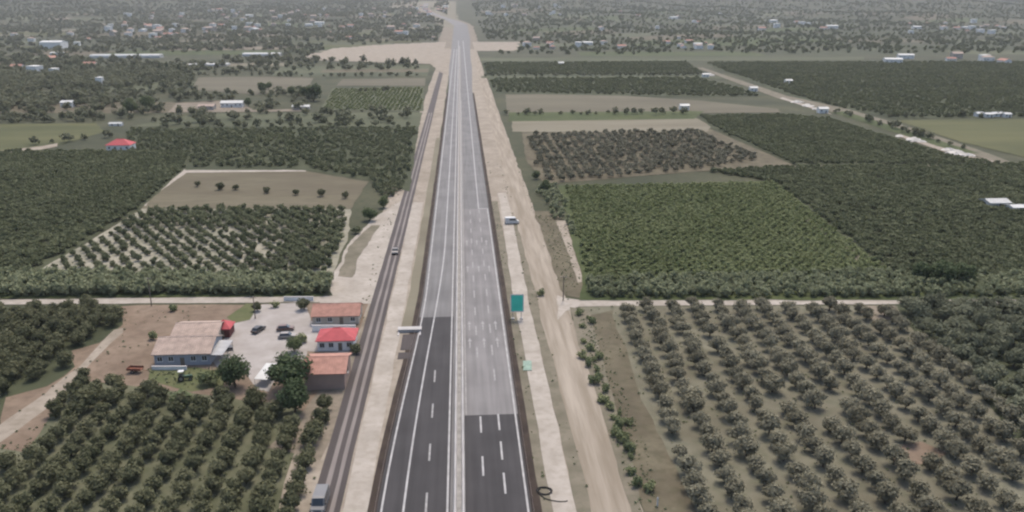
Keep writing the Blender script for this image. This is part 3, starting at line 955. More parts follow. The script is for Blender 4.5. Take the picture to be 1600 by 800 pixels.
def van(label, x, y, rz, paint, L=5.4, Wd=2.0, Hh=2.4, z=0.0, group=None, name='van'):
    t = thing(name, label, 'van', (x, y, z), rz, group)
    hl = L / 2
    prof = [(-hl, .45), (-hl, Hh - .15), (-hl + .15, Hh), (hl - 1.75, Hh), (hl - 1.35, Hh - .12), (hl - .75, 1.35), (hl - .08, 1.08), (hl, .9), (hl, .42), (hl - .2, .35), (-hl + .2, .35)]
    MB().prism(prof, -Wd / 2, Wd / 2, .12).obj('body', paint, t)
    MB().add([(hl - 1.30, -.82, Hh - .16), (hl - 1.30, .82, Hh - .16), (hl - .74, .88, 1.40), (hl - .74, -.88, 1.40), (hl - 1.27, -.8, Hh - .13), (hl - 1.27, .8, Hh - .13), (hl - .70, .86, 1.43), (hl - .70, -.86, 1.43)],
             [(0, 1, 2, 3), (7, 6, 5, 4), (0, 4, 5, 1), (2, 6, 7, 3), (1, 5, 6, 2), (3, 7, 4, 0)]).obj('windscreen', 'glass', t)
    for s_ in (-1, 1):
        MB().box((hl - 1.75, s_ * (Wd / 2 - .03), Hh - .72), (.85, .05, .62)).obj('side_window', 'glass', t)
        MB().box((-.2, s_ * (Wd / 2 - .03), Hh - .72), (1.7, .05, .55)).obj('side_window', 'glass', t)
        MB().box((hl + .0, s_ * (Wd / 2 - .3), .82), (.06, .34, .2)).obj('headlight', 'lamp', t)
        MB().box((-hl, s_ * (Wd / 2 - .15), 1.1), (.05, .16, .5)).obj('tail_light', 'tail', t)
        MB().box((hl - 1.15, s_ * (Wd / 2 + .12), 1.45), (.12, .2, .28)).obj('mirror', 'rubber', t)
    MB().box((hl + .03, 0, .48), (.12, Wd - .1, .26)).obj('bumper', 'rubber', t)
    MB().box((-hl - .03, 0, .48), (.12, Wd - .1, .22)).obj('bumper', 'rubber', t)
    wheels(t, (-hl + 1.0, hl - .95), Wd / 2 - .02, .36)
    return t

def car(label, x, y, rz, paint, z=0.0, pickup=False, name='parked_car', L=4.3, Wd=1.78):
    t = thing(name, label, 'pickup' if pickup else 'car', (x, y, z), rz)
    hl = L / 2
    if pickup:
        prof = [(-hl, .42), (-hl, 1.0), (-.35, 1.0), (-.35, 1.02), (hl - 1.35, 1.02), (hl - .1, .92), (hl, .75), (hl, .4)]
        cab = [(-.45, 1.0), (-.35, 1.62), (.55, 1.62), (hl - 1.2, 1.03), (hl - 1.2, 1.0)]
    else:
        prof = [(-hl, .42), (-hl, .9), (-hl + .15, .98), (hl - 1.2, .96), (hl - .15, .84), (hl, .7), (hl, .4)]
        cab = [(-hl + .25, .95), (-hl + .7, 1.45), (.35, 1.47), (hl - 1.05, .97), (hl - 1.05, .93)]
    b = MB().prism(prof, -Wd / 2, Wd / 2, .06).obj('body', paint, t)
    MB().prism(cab, -Wd / 2 + .06, Wd / 2 - .06, .22).obj('cabin', 'glass', t)
    zr = max(p[1] for p in cab)
    xa, xb = cab[1][0] - .02, cab[2][0] + .03
    MB().box(((xa + xb) / 2, 0, zr + .02), (xb - xa, Wd - .5, .06)).obj('roof', paint, t)
    if pickup:
        bed = MB()
        for s_ in (-1, 1):
            bed.box(((-hl - .4) / 2, s_ * (Wd / 2 - .08), 1.16), (hl - .45, .08, .32))
        bed.box((-hl + .05, 0, 1.16), (.08, Wd - .12, .32))
        bed.obj('cargo_bed', paint, t)
    for s_ in (-1, 1):
        MB().box((hl, s_ * (Wd / 2 - .25), .68), (.06, .36, .16)).obj('headlight', 'lamp', t)
        MB().box((-hl, s_ * (Wd / 2 - .22), .78), (.05, .3, .16)).obj('tail_light', 'tail', t)
    MB().box((hl + .03, 0, .46), (.1, Wd - .1, .2)).obj('bumper', 'rubber', t)
    wheels(t, (-hl + .8, hl - .85), Wd / 2 - .01, .33, .2)
    return t

x, y = G(800, 350)
van('white van parked side-on on the pale construction track', x, y + .5, R(4), 'car_white', 5.2, 2.1, 2.5, z=.06, name='parked_van')
x, y = G(617, 398)
car('dusty tan pickup driving on the service road beside the sandy bank', x, y + 2, R(-90), 'car_tan', z=.10, pickup=True, name='pickup_truck', L=5.2, Wd=2.1)
x, y = G(497, 806)
van('grey van on the service road beside the citrus rows', x, y + 2.6, R(-92), 'car_grey', 5.4, 2.25, 2.5, z=.10, name='driving_van')
x, y = G(404, 518)
car('dark car parked on the concrete yard in front of the lawn', x, y, R(70), 'car_dark')
x, y = G(446, 516)
car('brown car parked at the edge of the white yard', x, y, R(8), 'car_brown')
x, y = G(449, 528)
car('dusty tan car parked close behind a brown one in the yard', x, y, R(4), 'car_tan')
x, y = G(349, 548)
car('dark car parked half beside the carport', x, y, R(20), 'car_dark')
# rusty trailer in the dirt yard
x, y = G(212, 582)
t = thing('farm_trailer', 'rusty red flat farm trailer on the bare soil left of the farmhouse', 'trailer', (x, y, 0.06), R(-6))
t['label'] = 'rusty red farm trailer standing on bare soil near the lawn'
MB().box((0, 0, .8), (3.2, 1.7, .1)).obj('bed', 'rust', t)
for s_ in (-1, 1):
    MB().box((0, s_ * .83, 1.05), (3.2, .06, .45)).obj('side_board', 'rust', t)
MB().box((-1.58, 0, 1.05), (.06, 1.6, .45)).obj('side_board', 'rust', t)
MB().tube((1.6, 0, .72), (2.8, 0, .45), .05, n=6).obj('drawbar', 'rust', t)
wheels(t, (-.3,), .95, .4, .2)
# tractor by the lawn
x, y = G(290, 594)
t = thing('tractor', 'small dark green tractor parked on the lawn below the farmhouse', 'tractor', (x, y, 0.06), R(10))
MB().prism([(-.3, .6), (-.3, 1.1), (1.4, 1.15), (1.5, 1.0), (1.5, .6)], -.32, .32).obj('bonnet', 'green_paint', t)
MB().prism([(-1.1, .7), (-1.1, 1.25), (-.3, 1.25), (-.3, .7)], -.5, .5).obj('body', 'green_paint', t)
MB().box((-.75, 0, 2.25), (1.2, 1.1, .08)).obj('roof', 'white', t)
for a, b in ((-1.25, -.5), (-1.25, .5), (-.25, -.5), (-.25, .5)):
    MB().tube((a, b, 1.1), (a, b, 2.25), .04, n=6).obj('roof_post', 'green_paint', t)
wheels(t, (-.8,), .85, .68, .35)
wheels(t, (1.15,), .75, .4, .22)
MB().tube((.9, .2, 1.1), (.9, .2, 1.8), .04, n=6).obj('exhaust', 'rubber', t)
MB().box((-.75, 0, 1.35), (.45, .45, .2)).obj('seat', 'rubber', t)

# ------------------------------------------------------------------ roadside things
x, y = G(808, 499)
t = thing('road_sign', 'tall green road sign with white border on the motorway verge', 'sign', (x, y, 0.05), R(-3))
MB().box((0, .02, 4.55), (3.5, .06, 4.9)).obj('panel', 'white', t)
MB().box((0, -.03, 4.55), (3.0, .04, 4.4)).obj('sign_face', 'sign_green', t)
for a in (-1.1, 1.1):
    MB().tube((a, .14, -.1), (a, .14, 7.0), .09, n=8).obj('post', 'steel', t)
    MB().box((a, .14, .12), (.8, .8, .4)).obj('footing', 'concrete', t)
for zz in (2.8, 4.5, 6.2):
    MB().box((0, .08, zz), (3.3, .05, .1)).obj('brace', 'steel', t)
x, y = G(824, 572)  # made-up sheet, stands in for a faint ghosted smear of the green sign
o = MB()
n = 7
pts = [((i / (n - 1) - .5) * 2.0, (j / (n - 1) - .5) * 5.2, .10 + .12 * noise.noise(Vector((i * .7, j * .6, 2)))) for j in range(n) for i in range(n)]
o.add(pts + [(a, b, 0.0) for a, b, c in pts], [(j * n + i, j * n + i + 1, j * n + i + n + 1, j * n + i + n) for j in range(n - 1) for i in range(n - 1)])
o = o.obj('smear_sheet', 'green_smear')
o.location = (x, y, 0.08)
o.rotation_euler = (0, 0, R(-4))
tag(o, 'pale green sheet standing in for a ghosted smear of the road sign', 'sheet')
# black hose coil
x, y = G(850, 768)
hc = MB()
prev = None
for i in range(61):
    a = i / 20 * 2 * math.pi
    r = 1.05 + .12 * math.sin(a * 1.7) + .04 * (i / 20)
    p = (r * math.cos(a) * 1.15, r * math.sin(a) * .95, .09 + .05 * (i // 20) + .05 * abs(math.sin(a * 2.3)))
    if i > 46:
        k = (i - 46)
        p = (p[0] + .16 * k, p[1] - .22 * k, .08)
    if prev:
        hc.tube(prev, p, .085, n=6)
    prev = p
o = hc.obj('hose_coil', 'rubber')
o.location = (x, y, .05)
tag(o, 'black hose coiled in loops beside the guardrail ditch', 'hose')
# white marker post beside the brown track
x, y = G(1027, 792)
t = thing('marker_post', 'short white marker post standing in the brown track', 'post', (x, y, 0.05))
MB().tube((0, 0, -.1), (0, 0, 1.7), .14, .12, n=10).obj('post', 'white', t)
MB().tube((0, 0, 1.7), (0, 0, 1.85), .13, .02, n=10).obj('cap', 'white', t)
# concrete culvert headwall at the start of the lay-by
x0, y0 = G(622, 520)
x1, y1 = G(658, 520)
t = thing('culvert_headwall', 'white concrete culvert headwall where the exit lane lay-by starts', 'headwall', ((x0 + x1) / 2, y0, 0.05))
Lw = x1 - x0
MB().box((0, .9, .30), (Lw, 1.9, .8)).obj('slab', 'concrete', t)
for s_ in (-1, 1):
    MB().box((s_ * (Lw / 2 - .2), -1.1, .05), (.35, 2.1, .3)).obj('wing_wall', 'concrete_w', t)
MB().box((0, .9, .76), (Lw + .2, 2.1, .12)).obj('coping', 'concrete', t)
# utility poles
def pole(px, py, h, label):
    x, y = G(px, py)
    t = thing('utility_pole', label, 'pole', (x, y, 0))
    MB().tube((0, 0, -.3), (0, 0, h), .17, .11, n=8).obj('shaft', 'wood', t)
    MB().box((0, -.14, h - .5), (1.8, .1, .12)).obj('crossarm', 'wood', t)
    for a in (-.8, 0, .8):
        MB().tube((a, -.14, h - .44), (a, -.14, h - .2), .05, n=6).obj('insulator', 'white', t)
pole(237, 478, 8.5, 'wooden utility pole at the crossing track above the bare soil yard')
pole(399, 498, 6.5, 'short utility pole on the lawn corner beside the crossing track')
pole(880, 470, 7.5, 'utility pole at the dirt road junction by the scrub')
# ------------------------------------------------------------------ trees
def crown_mesh(name, mat, seed, rx, rz, zc, lobes, n, leaf, flat=0.0, core=0.6):
    """leaf clumps spread over many overlapping lobes: uneven outline, gaps, light and dark clumps"""
    r = random.Random(seed)
    L = []
    for i in range(lobes):
        while True:
            p = Vector((r.uniform(-1, 1), r.uniform(-1, 1), r.uniform(-1, 1)))
            if p.length < 1:
                break
        p = p * core
        L.append((Vector((p.x * rx, p.y * rx, zc + p.z * rz)), r.uniform(.34, .58)))
    vs_, fs_ = [], []
    for i in range(n):
        c, q = L[r.randrange(lobes)]
        d = Vector((r.gauss(0, 1), r.gauss(0, 1), r.gauss(0, 1) + .15)).normalized()
        rad = q * (r.random() ** .3) * r.uniform(.85, 1.12)
        p = c + Vector((d.x * rx * rad, d.y * rx * rad, d.z * rz * rad))
        if p.z < .25:
            p.z = .25 + r.random() * .3
        nr = (d + Vector((r.gauss(0, .55), r.gauss(0, .55), r.gauss(0, .55) + .35))).normalized()
        a = nr.orthogonal().normalized()
        a = (Matrix.Rotation(r.uniform(0, 6.28), 3, nr) @ a)
        b = nr.cross(a)
        s1 = leaf * r.uniform(.6, 1.3)
        s2 = s1 * r.uniform(.45, .8)
        o = len(vs_)
        vs_ += [p - a * s1, p - b * s2 + nr * s1 * .12, p + a * s1, p + b * s2 + nr * s1 * .12]
        fs_.append((o, o + 1, o + 2, o + 3))
    return MB().add(vs_, fs_).mesh(name, mat)

def trunk_mesh(name, seed, h, r0, spread):
    r = random.Random(seed)
    mb_ = MB()
    k = (r.uniform(-.12, .12) * h, r.uniform(-.12, .12) * h, h * .55)
    mb_.tube((0, 0, -.2), k, r0, r0 * .72, n=7, caps=False)
    for i in range(4):
        a = i * 1.57 + r.uniform(-.4, .4)
        e = (k[0] + math.cos(a) * spread, k[1] + math.sin(a) * spread, h + r.uniform(-.1, .5))
        mb_.tube((k[0], k[1], k[2] - .05), e, r0 * .55, r0 * .18, n=5)
    return mb_.mesh(name, 'bark')

def kind_of_tree(key, mat, nv, rx, rz, zc, lobes, n, leaf, h, r0, core=.6):
    out = []
    for i in range(nv):
        out.append((crown_mesh('crown', mat, hash((i, len(key))) % 9999 + i * 17 + len(key), rx * (1 + .08 * math.sin(i * 2.1)), rz * (1 + .1 * math.cos(i * 1.7)), zc, lobes, n, leaf, core=core),
                    trunk_mesh('trunk', i * 31 + len(key), h, r0, rx * .45)))
    return out

K = {
    'olive': kind_of_tree('olive', 'olive', 6, 2.75, 1.9, 2.35, 15, 1150, .30, 1.6, .22),
    'citrus': kind_of_tree('citrus', 'citrus', 6, 2.15, 1.6, 1.75, 13, 1000, .26, 1.0, .14),
    'grovel': kind_of_tree('grovel', 'grovel', 5, 1.75, 1.25, 1.4, 10, 420, .30, .9, .10),
    'dense': kind_of_tree('dense', 'dense', 6, 3.1, 2.2, 2.7, 16, 1100, .34, 1.8, .22),
    'round': kind_of_tree('round', 'round', 4, 3.4, 3.0, 3.6, 20, 2600, .30, 2.2, .26, core=.62),
    'shrub': kind_of_tree('shrub', 'shrub', 5, 1.3, .9, .85, 8, 260, .24, .4, .05),
    'cyp': kind_of_tree('cyp', 'cyp', 2, 1.6, 4.8, 5.0, 16, 700, .36, 2.0, .2),
}
tr = random.Random(99)
def tree(key, x, y, s_, name, label, group, cat='tree', sz=None):
    cm, tm = K[key][tr.randrange(len(K[key]))]
    t = thing(name, label, cat, (x, y, hz(x, y) - .02), tr.uniform(0, 6.28), group)
    t.scale = (s_, s_, (sz or s_) * tr.uniform(.9, 1.1))
    link('trunk', tm, t)
    link('crown', cm, t)
    return t

def lattice(poly, dx, dy, ang=0.0, jit=.5, stag=0.0, miss=0.0, r_=None):
    r_ = r_ or tr
    ca, sa = math.cos(ang), math.sin(ang)
    q = [(x * ca + y * sa, -x * sa + y * ca) for x, y in poly]
    x0, x1 = min(p[0] for p in q), max(p[0] for p in q)
    y0, y1 = min(p[1] for p in q), max(p[1] for p in q)
    out = []
    i = 0
    x = x0
    while x < x1:
        y = y0 + (stag * dy if i % 2 else 0)
        while y < y1:
            a, b = x + r_.gauss(0, jit), y + r_.gauss(0, jit)
            p = (a * ca - b * sa, a * sa + b * ca)
            if r_.random() > miss and inside(p, poly):
                out.append(p)
            y += dy
        x += dx
        i += 1
    return out

def in_view(x, y, z=2.0, m=40):
    d = (x - CX, y, z - H)
    xr = d[0] * _cy - d[1] * _sy
    yf = d[0] * _sy + d[1] * _cy
    zf = yf * _cp - d[2] * _sp
    if zf < 5:
        return False
    px = 800 + F_PX * xr / zf
    py = 400 - F_PX * (d[2] * _cp + yf * _sp) / zf
    return -m < px < 1600 + m and py < 800 + m

ORD = ('first second third fourth fifth sixth seventh eighth ninth tenth eleventh twelfth thirteenth fourteenth fifteenth sixteenth seventeenth eighteenth nineteenth twentieth '
       'twenty-first twenty-second twenty-third twenty-fourth twenty-fifth twenty-sixth twenty-seventh twenty-eighth twenty-ninth thirtieth').split()
def rows_of(poly, start, ds, dr, nrow, n, jit, stag=.5, miss=.03):
    """rows of trees from a surveyed corner: ds steps along the row, dr from row to row; returns one list for each row"""
    out = []
    for i in range(nrow):
        row = []
        for j in range(n):
            q = j + (stag if i % 2 else 0.0)
            p = (start[0] + dr[0] * i + ds[0] * q + tr.gauss(0, jit), start[1] + dr[1] * i + ds[1] * q + tr.gauss(0, jit))
            if tr.random() > miss and inside(p, poly) and in_view(p[0], p[1]):
                row.append(p)
        if row:
            out.append(row)
    return out

# olives in the wide-spaced orchard beside the brown track
oc = P([(955, 482), (1395, 482), (1425, 515), (1525, 608), (1660, 720), (1900, 870), (1105, 870), (1040, 700), (985, 560)])
clear = P([(1385, 698), (1450, 690), (1485, 708), (1450, 730), (1395, 724)])
for i, row in enumerate(rows_of(oc, (45.6, 213.0), (-.27, -4.8), (6.3, .2), 24, 27, .25)):
    for j, (x, y) in enumerate([p for p in row if not inside(p, clear)]):
        tree('olive', x, y, tr.uniform(.76, 1.0), 'olive_tree', 'grey-green olive, %s row from the brown track, %s tree from the crossing track' % (ORD[i], ORD[j]), 'olive trees in the open orchard')
# tighter, darker olives next to them
pts = lattice(P([(1402, 482), (1640, 482), (1720, 760), (1600, 672), (1520, 592), (1425, 508)]), 5.2, 5.0, R(12), .7, .5, .03)
for x, y in pts:
    if in_view(x, y):
        tree('dense', x, y, tr.uniform(.85, 1.15), 'olive_tree', 'dark full-crowned tree in the closed grove bordering the open olive orchard', 'trees in the closed grove by the olives')
# citrus rows by the service road
cc = P([(-60, 850), (-60, 722), (42, 712), (82, 655), (112, 600), (190, 612), (300, 628), (430, 640), (518, 664), (496, 712), (440, 850)])
for i, row in enumerate(rows_of(cc, (-28.6, 172.0), (.07, -4.0), (-4.9, .1), 26, 19, .3, .5, .05)):
    for j, (x, y) in enumerate(row):
        tree('citrus', x, y, tr.uniform(.92, 1.16), 'citrus_tree', 'dark round citrus, %s row from the service road, %s tree from the farmyard' % (ORD[i], ORD[j]), 'citrus trees in rows below the farmyard')
# closed grove beyond the farm track
pts = lattice(P([(-45, 486), (180, 486), (186, 503), (148, 530), (104, 548), (106, 568), (66, 598), (5, 616), (-6, 648), (-45, 676)]), 4.5, 4.2, R(8), .5, .5, .02)
for x, y in pts:
    if in_view(x, y, m=20):
        tree('citrus', x, y, tr.uniform(1.05, 1.35), 'grove_tree', 'dark tree in the closed grove between the farm track and the crossing track', 'trees in the closed grove by the farm track')
# young grove with pale soil between its rows
yg = P([(62, 428), (145, 382), (232, 330), (540, 330), (535, 372), (512, 430)])
rows_y = rows_of(yg, (-38.0, 330.0), (2.08, -3.06), (-4.9, .3), 44, 42, .28, 0, .04)
young, rest_grove = [], []
for i, row in enumerate(rows_y):
    for j, p in enumerate(row):
        young.append((p[1], p[0], i, j))
young.sort()
for k, (y, x, i, j) in enumerate(young):
    if k >= 300 or i >= len(ORD) or j >= len(ORD):
        rest_grove.append((x, y))
        continue
    dense_side = smooth(-85, -45, x)
    tree('grovel', x, y, tr.uniform(.72, .98) + .30 * dense_side, 'young_tree', 'small round tree, %s slanting row from the sandy junction, %s from the ploughed field' % (ORD[i], ORD[j]), 'young trees in slanting rows on pale soil')
# single trees of the farmyard and the verges
lone = [
    ('round', 368, 604, 1.15, 'round bushy tree beside the white plastic shelter'),
    ('round', 456, 608, 1.5, 'largest round dark tree, touching the brown walled building'),
    ('round', 461, 644, 1.1, 'dark tree standing just below the largest round one'),
    ('citrus', 507, 640, 1.0, 'small tree standing alone on dry ground by the service road'),
    ('citrus', 505, 662, .75, 'low bush below the lone tree by the service road'),
    ('citrus', 402, 634, 1.15, 'broad low tree at the edge of the bare soil below the shelter'),
    ('citrus', 345, 628, 1.2, 'spreading tree at the lower corner of the lawn'),
    ('shrub', 326, 600, 2.0, 'pale green bushy tree at the end of the lawn'),
    ('shrub', 285, 632, 2.4, 'pale green tree among the dark citrus rows'),
    ('citrus', 232, 620, 1.2, 'dark tree directly below the lawn'),
    ('citrus', 178, 612, 1.3, 'dark tree on the soil near the rusty trailer'),
    ('citrus', 132, 590, .9, 'lone bush on the bare soil beside the farm track'),
    ('citrus', 128, 640, 1.6, 'wide dark tree at the top corner of the citrus rows'),
    ('round', 460, 550, .62, 'dark tree squeezed between the yard and the red cottage'),
    ('citrus', 475, 484, 1.1, 'bushy tree by the pale wall of the long terracotta building'),
    ('citrus', 402, 486, .9, 'slim tree on the lawn corner at the crossing track'),
    ('citrus', 556, 552, .9, 'round bush behind the terracotta roofs at the service road'),
    ('shrub', 472, 536, 1.4, 'low bush in the yard of the red cottage'),
    ('shrub', 270, 486, 1.3, 'shrub on the dry ground behind the pink roofs'),
    ('shrub', 240, 530, 1.2, 'shrub at the back corner of the blue-grey farmhouse'),
    ('shrub', 430, 480, 1.2, 'shrub at the top of the concrete yard'),
    ('round', 578, 345, .95, 'leafy tree at the corner of the ploughed field and the sandy junction'),
    ('round', 600, 325, .75, 'smaller leafy tree next to the sandy junction'),
    ('grovel', 556, 365, 1.2, 'bushy tree at the sandy end of the young grove'),
    ('shrub', 846, 462, 1.3, 'dark shrub standing alone on the dirt road verge'),
    ('round', 490, 158, 2.3, 'tall dark tree towering over the far farmyard'),
    ('round', 476, 154, 1.5, 'mid-sized tree leaning against the towering dark one'),
    ('round', 410, 146, 1.6, 'dark tree at the end of the bare pinkish field'),
    ('round', 420, 140, 1.2, 'round tree beside the dark one on the bare pinkish field'),
    ('round', 388, 166, 1.0, 'small tree next to the long pale store'),
    ('round', 455, 150, 1.3, 'tree in the far farmyard between bare field and towering tree'),
    ('cyp', 262, 112, 1.5, 'tall cypress next to the very long greenhouse'),
    ('cyp', 250, 112, 1.3, 'shorter cypress next to the very long greenhouse'),
    ('cyp', 280, 114, 1.2, 'cypress in the field close to the low pale greenhouse'),
    ('round', 232, 172, 2.0, 'large dark tree at the end of the far grass field'),
    ('round', 205, 178, 1.8, 'wide dark tree above the white shed'),
    ('round', 1475, 446, 1.25, 'dark broad tree in the hedge at the foot of the dark grove'),
    ('round', 1505, 444, 1.1, 'second dark tree in the hedge at the foot of the dark grove'),
    ('round', 1440, 440, .9, 'smaller dark tree in the hedge where the field path ends'),
    ('round', 852, 300, .8, 'leafy tree at the verge corner of the green crop'),
    ('round', 838, 280, .7, 'leafy tree at the verge beside the grey grove'),
]
for k_, px, py, s_, lab in lone:
    x, y = G(px, py)
    tree(k_, x, y, s_, 'shrub' if k_ == 'shrub' and s_ < 1.9 else ('cypress_tree' if k_ == 'cyp' else 'broadleaf_tree'), lab, None, 'shrub' if k_ == 'shrub' and s_ < 1.9 else 'tree')
for px, py in ((309, 292), (345, 297), (368, 297), (417, 302), (462, 305), (503, 307), (540, 310)):
    x, y = G(px, py)
    tree('citrus', x, y, tr.uniform(.8, 1.1), 'field_tree', 'small tree in the single row across the ploughed field', 'row of small trees in the ploughed field')
# shrubs along the dirt road
sh = []
for px, py in ((905, 492), (918, 498), (925, 505), (912, 512), (912, 560), (922, 572), (930, 580), (938, 592), (926, 600), (946, 612), (940, 628), (952, 640), (958, 655), (966, 668), (960, 680), (974, 690), (980, 704), (988, 716), (970, 648), (934, 560), (984, 740), (999, 760)):
    sh.append(G(px + tr.uniform(-4, 4), py))
for k in range(10):
    y = tr.uniform(112, 188)
    sh.append((tr.gauss(32.0, .8), y))
for x, y in sh:
    tree('shrub', x, y, tr.uniform(.6, 1.25), 'roadside_shrub', 'grey-green shrub in the scrub strip between dirt road and brown track', 'shrubs between the dirt road and the brown track', 'shrub')

# ------------------------------------------------------------------ uncountable foliage: fields, hedges, far woods (geometry nodes)
def scatter_group(col):
    ng = bpy.data.node_groups.new('scatter', 'GeometryNodeTree')
    ng.interface.new_socket('Geometry', in_out='INPUT', socket_type='NodeSocketGeometry')
    ng.interface.new_socket('Geometry', in_out='OUTPUT', socket_type='NodeSocketGeometry')
    n, l = ng.nodes, ng.links
    gi, go = n.new('NodeGroupInput'), n.new('NodeGroupOutput')
    ci = n.new('GeometryNodeCollectionInfo')
    ci.inputs['Collection'].default_value = col
    ci.inputs['Separate Children'].default_value = True
    ci.inputs['Reset Children'].default_value = True
    ip = n.new('GeometryNodeInstanceOnPoints')
    ip.inputs['Pick Instance'].default_value = True
    def attr(nm, ty):
        a = n.new('GeometryNodeInputNamedAttribute')
        a.data_type = ty
        a.inputs['Name'].default_value = nm
        return a.outputs['Attribute']
    l.new(gi.outputs[0], ip.inputs['Points'])
    l.new(ci.outputs[0], ip.inputs['Instance'])
    l.new(attr('idx', 'INT'), ip.inputs['Instance Index'])
    cx = n.new('ShaderNodeCombineXYZ')
    l.new(attr('rz', 'FLOAT'), cx.inputs['Z'])
    er = n.new('FunctionNodeEulerToRotation')
    l.new(cx.outputs[0], er.inputs[0])
    l.new(er.outputs[0], ip.inputs['Rotation'])
    l.new(attr('sc', 'FLOAT_VECTOR'), ip.inputs['Scale'])
    l.new(ip.outputs[0], go.inputs[0])
    return ng

LOW = {}
def low(key, mat, nv, rx, rz, zc, lobes, n, leaf):
    col = bpy.data.collections.new('clump_' + key)
    for i in range(nv):
        me = crown_mesh('foliage_clump', mat, 500 + i * 13 + len(key), rx, rz, zc, lobes, n, leaf)
        col.objects.link(bpy.data.objects.new('foliage_clump', me))
    LOW[key] = (scatter_group(col), nv)
low('dark', 'darkf', 4, 1.9, 1.05, 1.15, 10, 170, .46)
low('mid', 'grovel', 4, 1.9, 1.2, 1.3, 10, 170, .46)
low('grove', 'grovel', 4, 1.8, 1.3, 1.45, 9, 200, .42)
low('crop', 'cropl', 4, 1.25, .8, .8, 7, 90, .42)
low('reed', 'reed', 4, 1.7, 1.9, 1.9, 9, 190, .42)
low('grey', 'greyt', 4, 2.1, 1.5, 1.7, 9, 170, .48)
low('far', 'wood_far', 5, 4.2, 3.4, 3.6, 9, 120, 1.1)
low('fardark', 'darkf', 4, 4.0, 3.0, 3.2, 9, 120, 1.05)
low('tuft', 'reed', 4, .6, .26, .2, 5, 46, .20)

def stuff(name, label, key, pts, smin, smax, cat='trees', parent=None, sz=1.0):
    ng, nv = LOW[key]
    me = bpy.data.meshes.new(name)
    me.from_pydata([(x, y, hz(x, y)) for x, y in pts], [], [])
    a = me.attributes.new('idx', 'INT', 'POINT')
    a.data.foreach_set('value', [tr.randrange(nv) for _ in pts])
    a = me.attributes.new('rz', 'FLOAT', 'POINT')
    a.data.foreach_set('value', [tr.uniform(0, 6.28) for _ in pts])
    a = me.attributes.new('sc', 'FLOAT_VECTOR', 'POINT')
    sc_ = []
    for _ in pts:
        q = tr.uniform(smin, smax)
        sc_ += [q, q, q * sz * tr.uniform(.85, 1.15)]
    a.data.foreach_set('vector', sc_)
    o = link(name, me)
    md = o.modifiers.new('scatter', 'NODES')
    md.node_group = ng
    return tag(o, label, cat, kind='stuff')

def inview_only(pts, m=80):
    return [p for p in pts if in_view(p[0], p[1], 2, m)]

if rest_grove:
    stuff('young_grove_trees', 'small trees of the rear slanting rows on pale soil', 'grove', rest_grove, .9, 1.2)
stuff('hedge_belt', 'grey-green hedge belt along the crossing track below the young grove', 'reed', inview_only(lattice(P([(-60, 464), (-60, 434), (40, 434), (300, 436), (516, 440), (512, 460), (300, 462), (0, 464)]), 1.8, 1.8, 0, .6)), .8, 1.2, 'hedge')
stuff('hedge_belt', 'pale green hedge belt along the crossing track below the green crop', 'reed', inview_only(lattice(P([(925, 466), (918, 440), (1380, 428), (1420, 432), (1660, 438), (1660, 464)]), 1.9, 1.9, 0, .7)), .55, .95, 'hedge')
stuff('crop_rows', 'rows of bright green crop plants in the large field', 'crop', inview_only(lattice(P([(885, 292), (1010, 290), (1208, 286), (1385, 424), (918, 438)]), 2.6, 1.7, R(-38), .3)), .8, 1.15, 'crop')
stuff('citrus_grove', 'dark citrus grove spreading beyond the field path', 'dark', inview_only(lattice(P([(1214, 286), (1105, 268), (1240, 262), (1600, 258), (1680, 262), (1680, 446), (1600, 444), (1400, 430)]), 3.5, 2.9, R(20), .3, 0, .03)), .85, 1.15, 'grove')
stuff('citrus_grove', 'dark grove bounded by the ploughed field and the hedge belt', 'dark', inview_only(lattice(P([(-60, 440), (-60, 240), (30, 238), (296, 238), (284, 266), (220, 322), (58, 422), (30, 432)]), 3.5, 2.9, R(-25), .3, 0, .03)), .85, 1.15, 'grove')
stuff('mixed_grove', 'mixed dark grove behind the ploughed field', 'mid', inview_only(lattice(P([(200, 204), (652, 200), (636, 300), (604, 316), (575, 280), (476, 262), (292, 262), (302, 236), (200, 236)]), 4.8, 4.0, R(-20), .7, .5, .22)), .8, 1.2, 'grove')
stuff('grey_grove', 'thin grey grove on brown soil beside the dirt road', 'grey', inview_only(lattice(P([(826, 212), (1090, 206), (1190, 250), (1100, 264), (860, 286), (832, 255)]), 5.0, 4.6, R(0), .7, .5, .1)), .8, 1.15, 'grove')
stuff('scrub', 'scrubby bushes along the dirt road and the green crop', 'reed', inview_only(lattice(P([(838, 300), (868, 292), (886, 330), (900, 380), (888, 352), (862, 345)]), 3.2, 3.2, 0, .9, 0, .15)), .6, 1.1, 'scrub')
stuff('citrus_grove', 'dark even grove enclosed by the straight farm road', 'dark', inview_only(lattice(P([(1116, 200), (1096, 182), (1225, 180), (1296, 187), (1490, 246), (1580, 258), (1240, 256)]), 3.9, 3.4, R(0), .5)), .85, 1.15, 'grove')
for nm, lab, poly in (('citrus_grove', 'dark grove band above the bare pinkish field', [(775, 144), (766, 124), (1090, 122), (1190, 150), (1090, 150)]),
                      ('citrus_grove', 'dark grove band next to the long field track', [(762, 117), (756, 99), (1070, 97), (1100, 117)]),
                      ('citrus_grove', 'dark wide grove beyond the straight farm road', [(1125, 108), (1105, 98), (1700, 97), (1800, 180), (1640, 182), (1400, 184), (1290, 164), (1230, 145)])):
    stuff(nm, lab, 'dark', inview_only(lattice(P(poly), 5.6, 6.5, 0, 1.0, .5, .05)), 1.0, 1.5, 'grove')
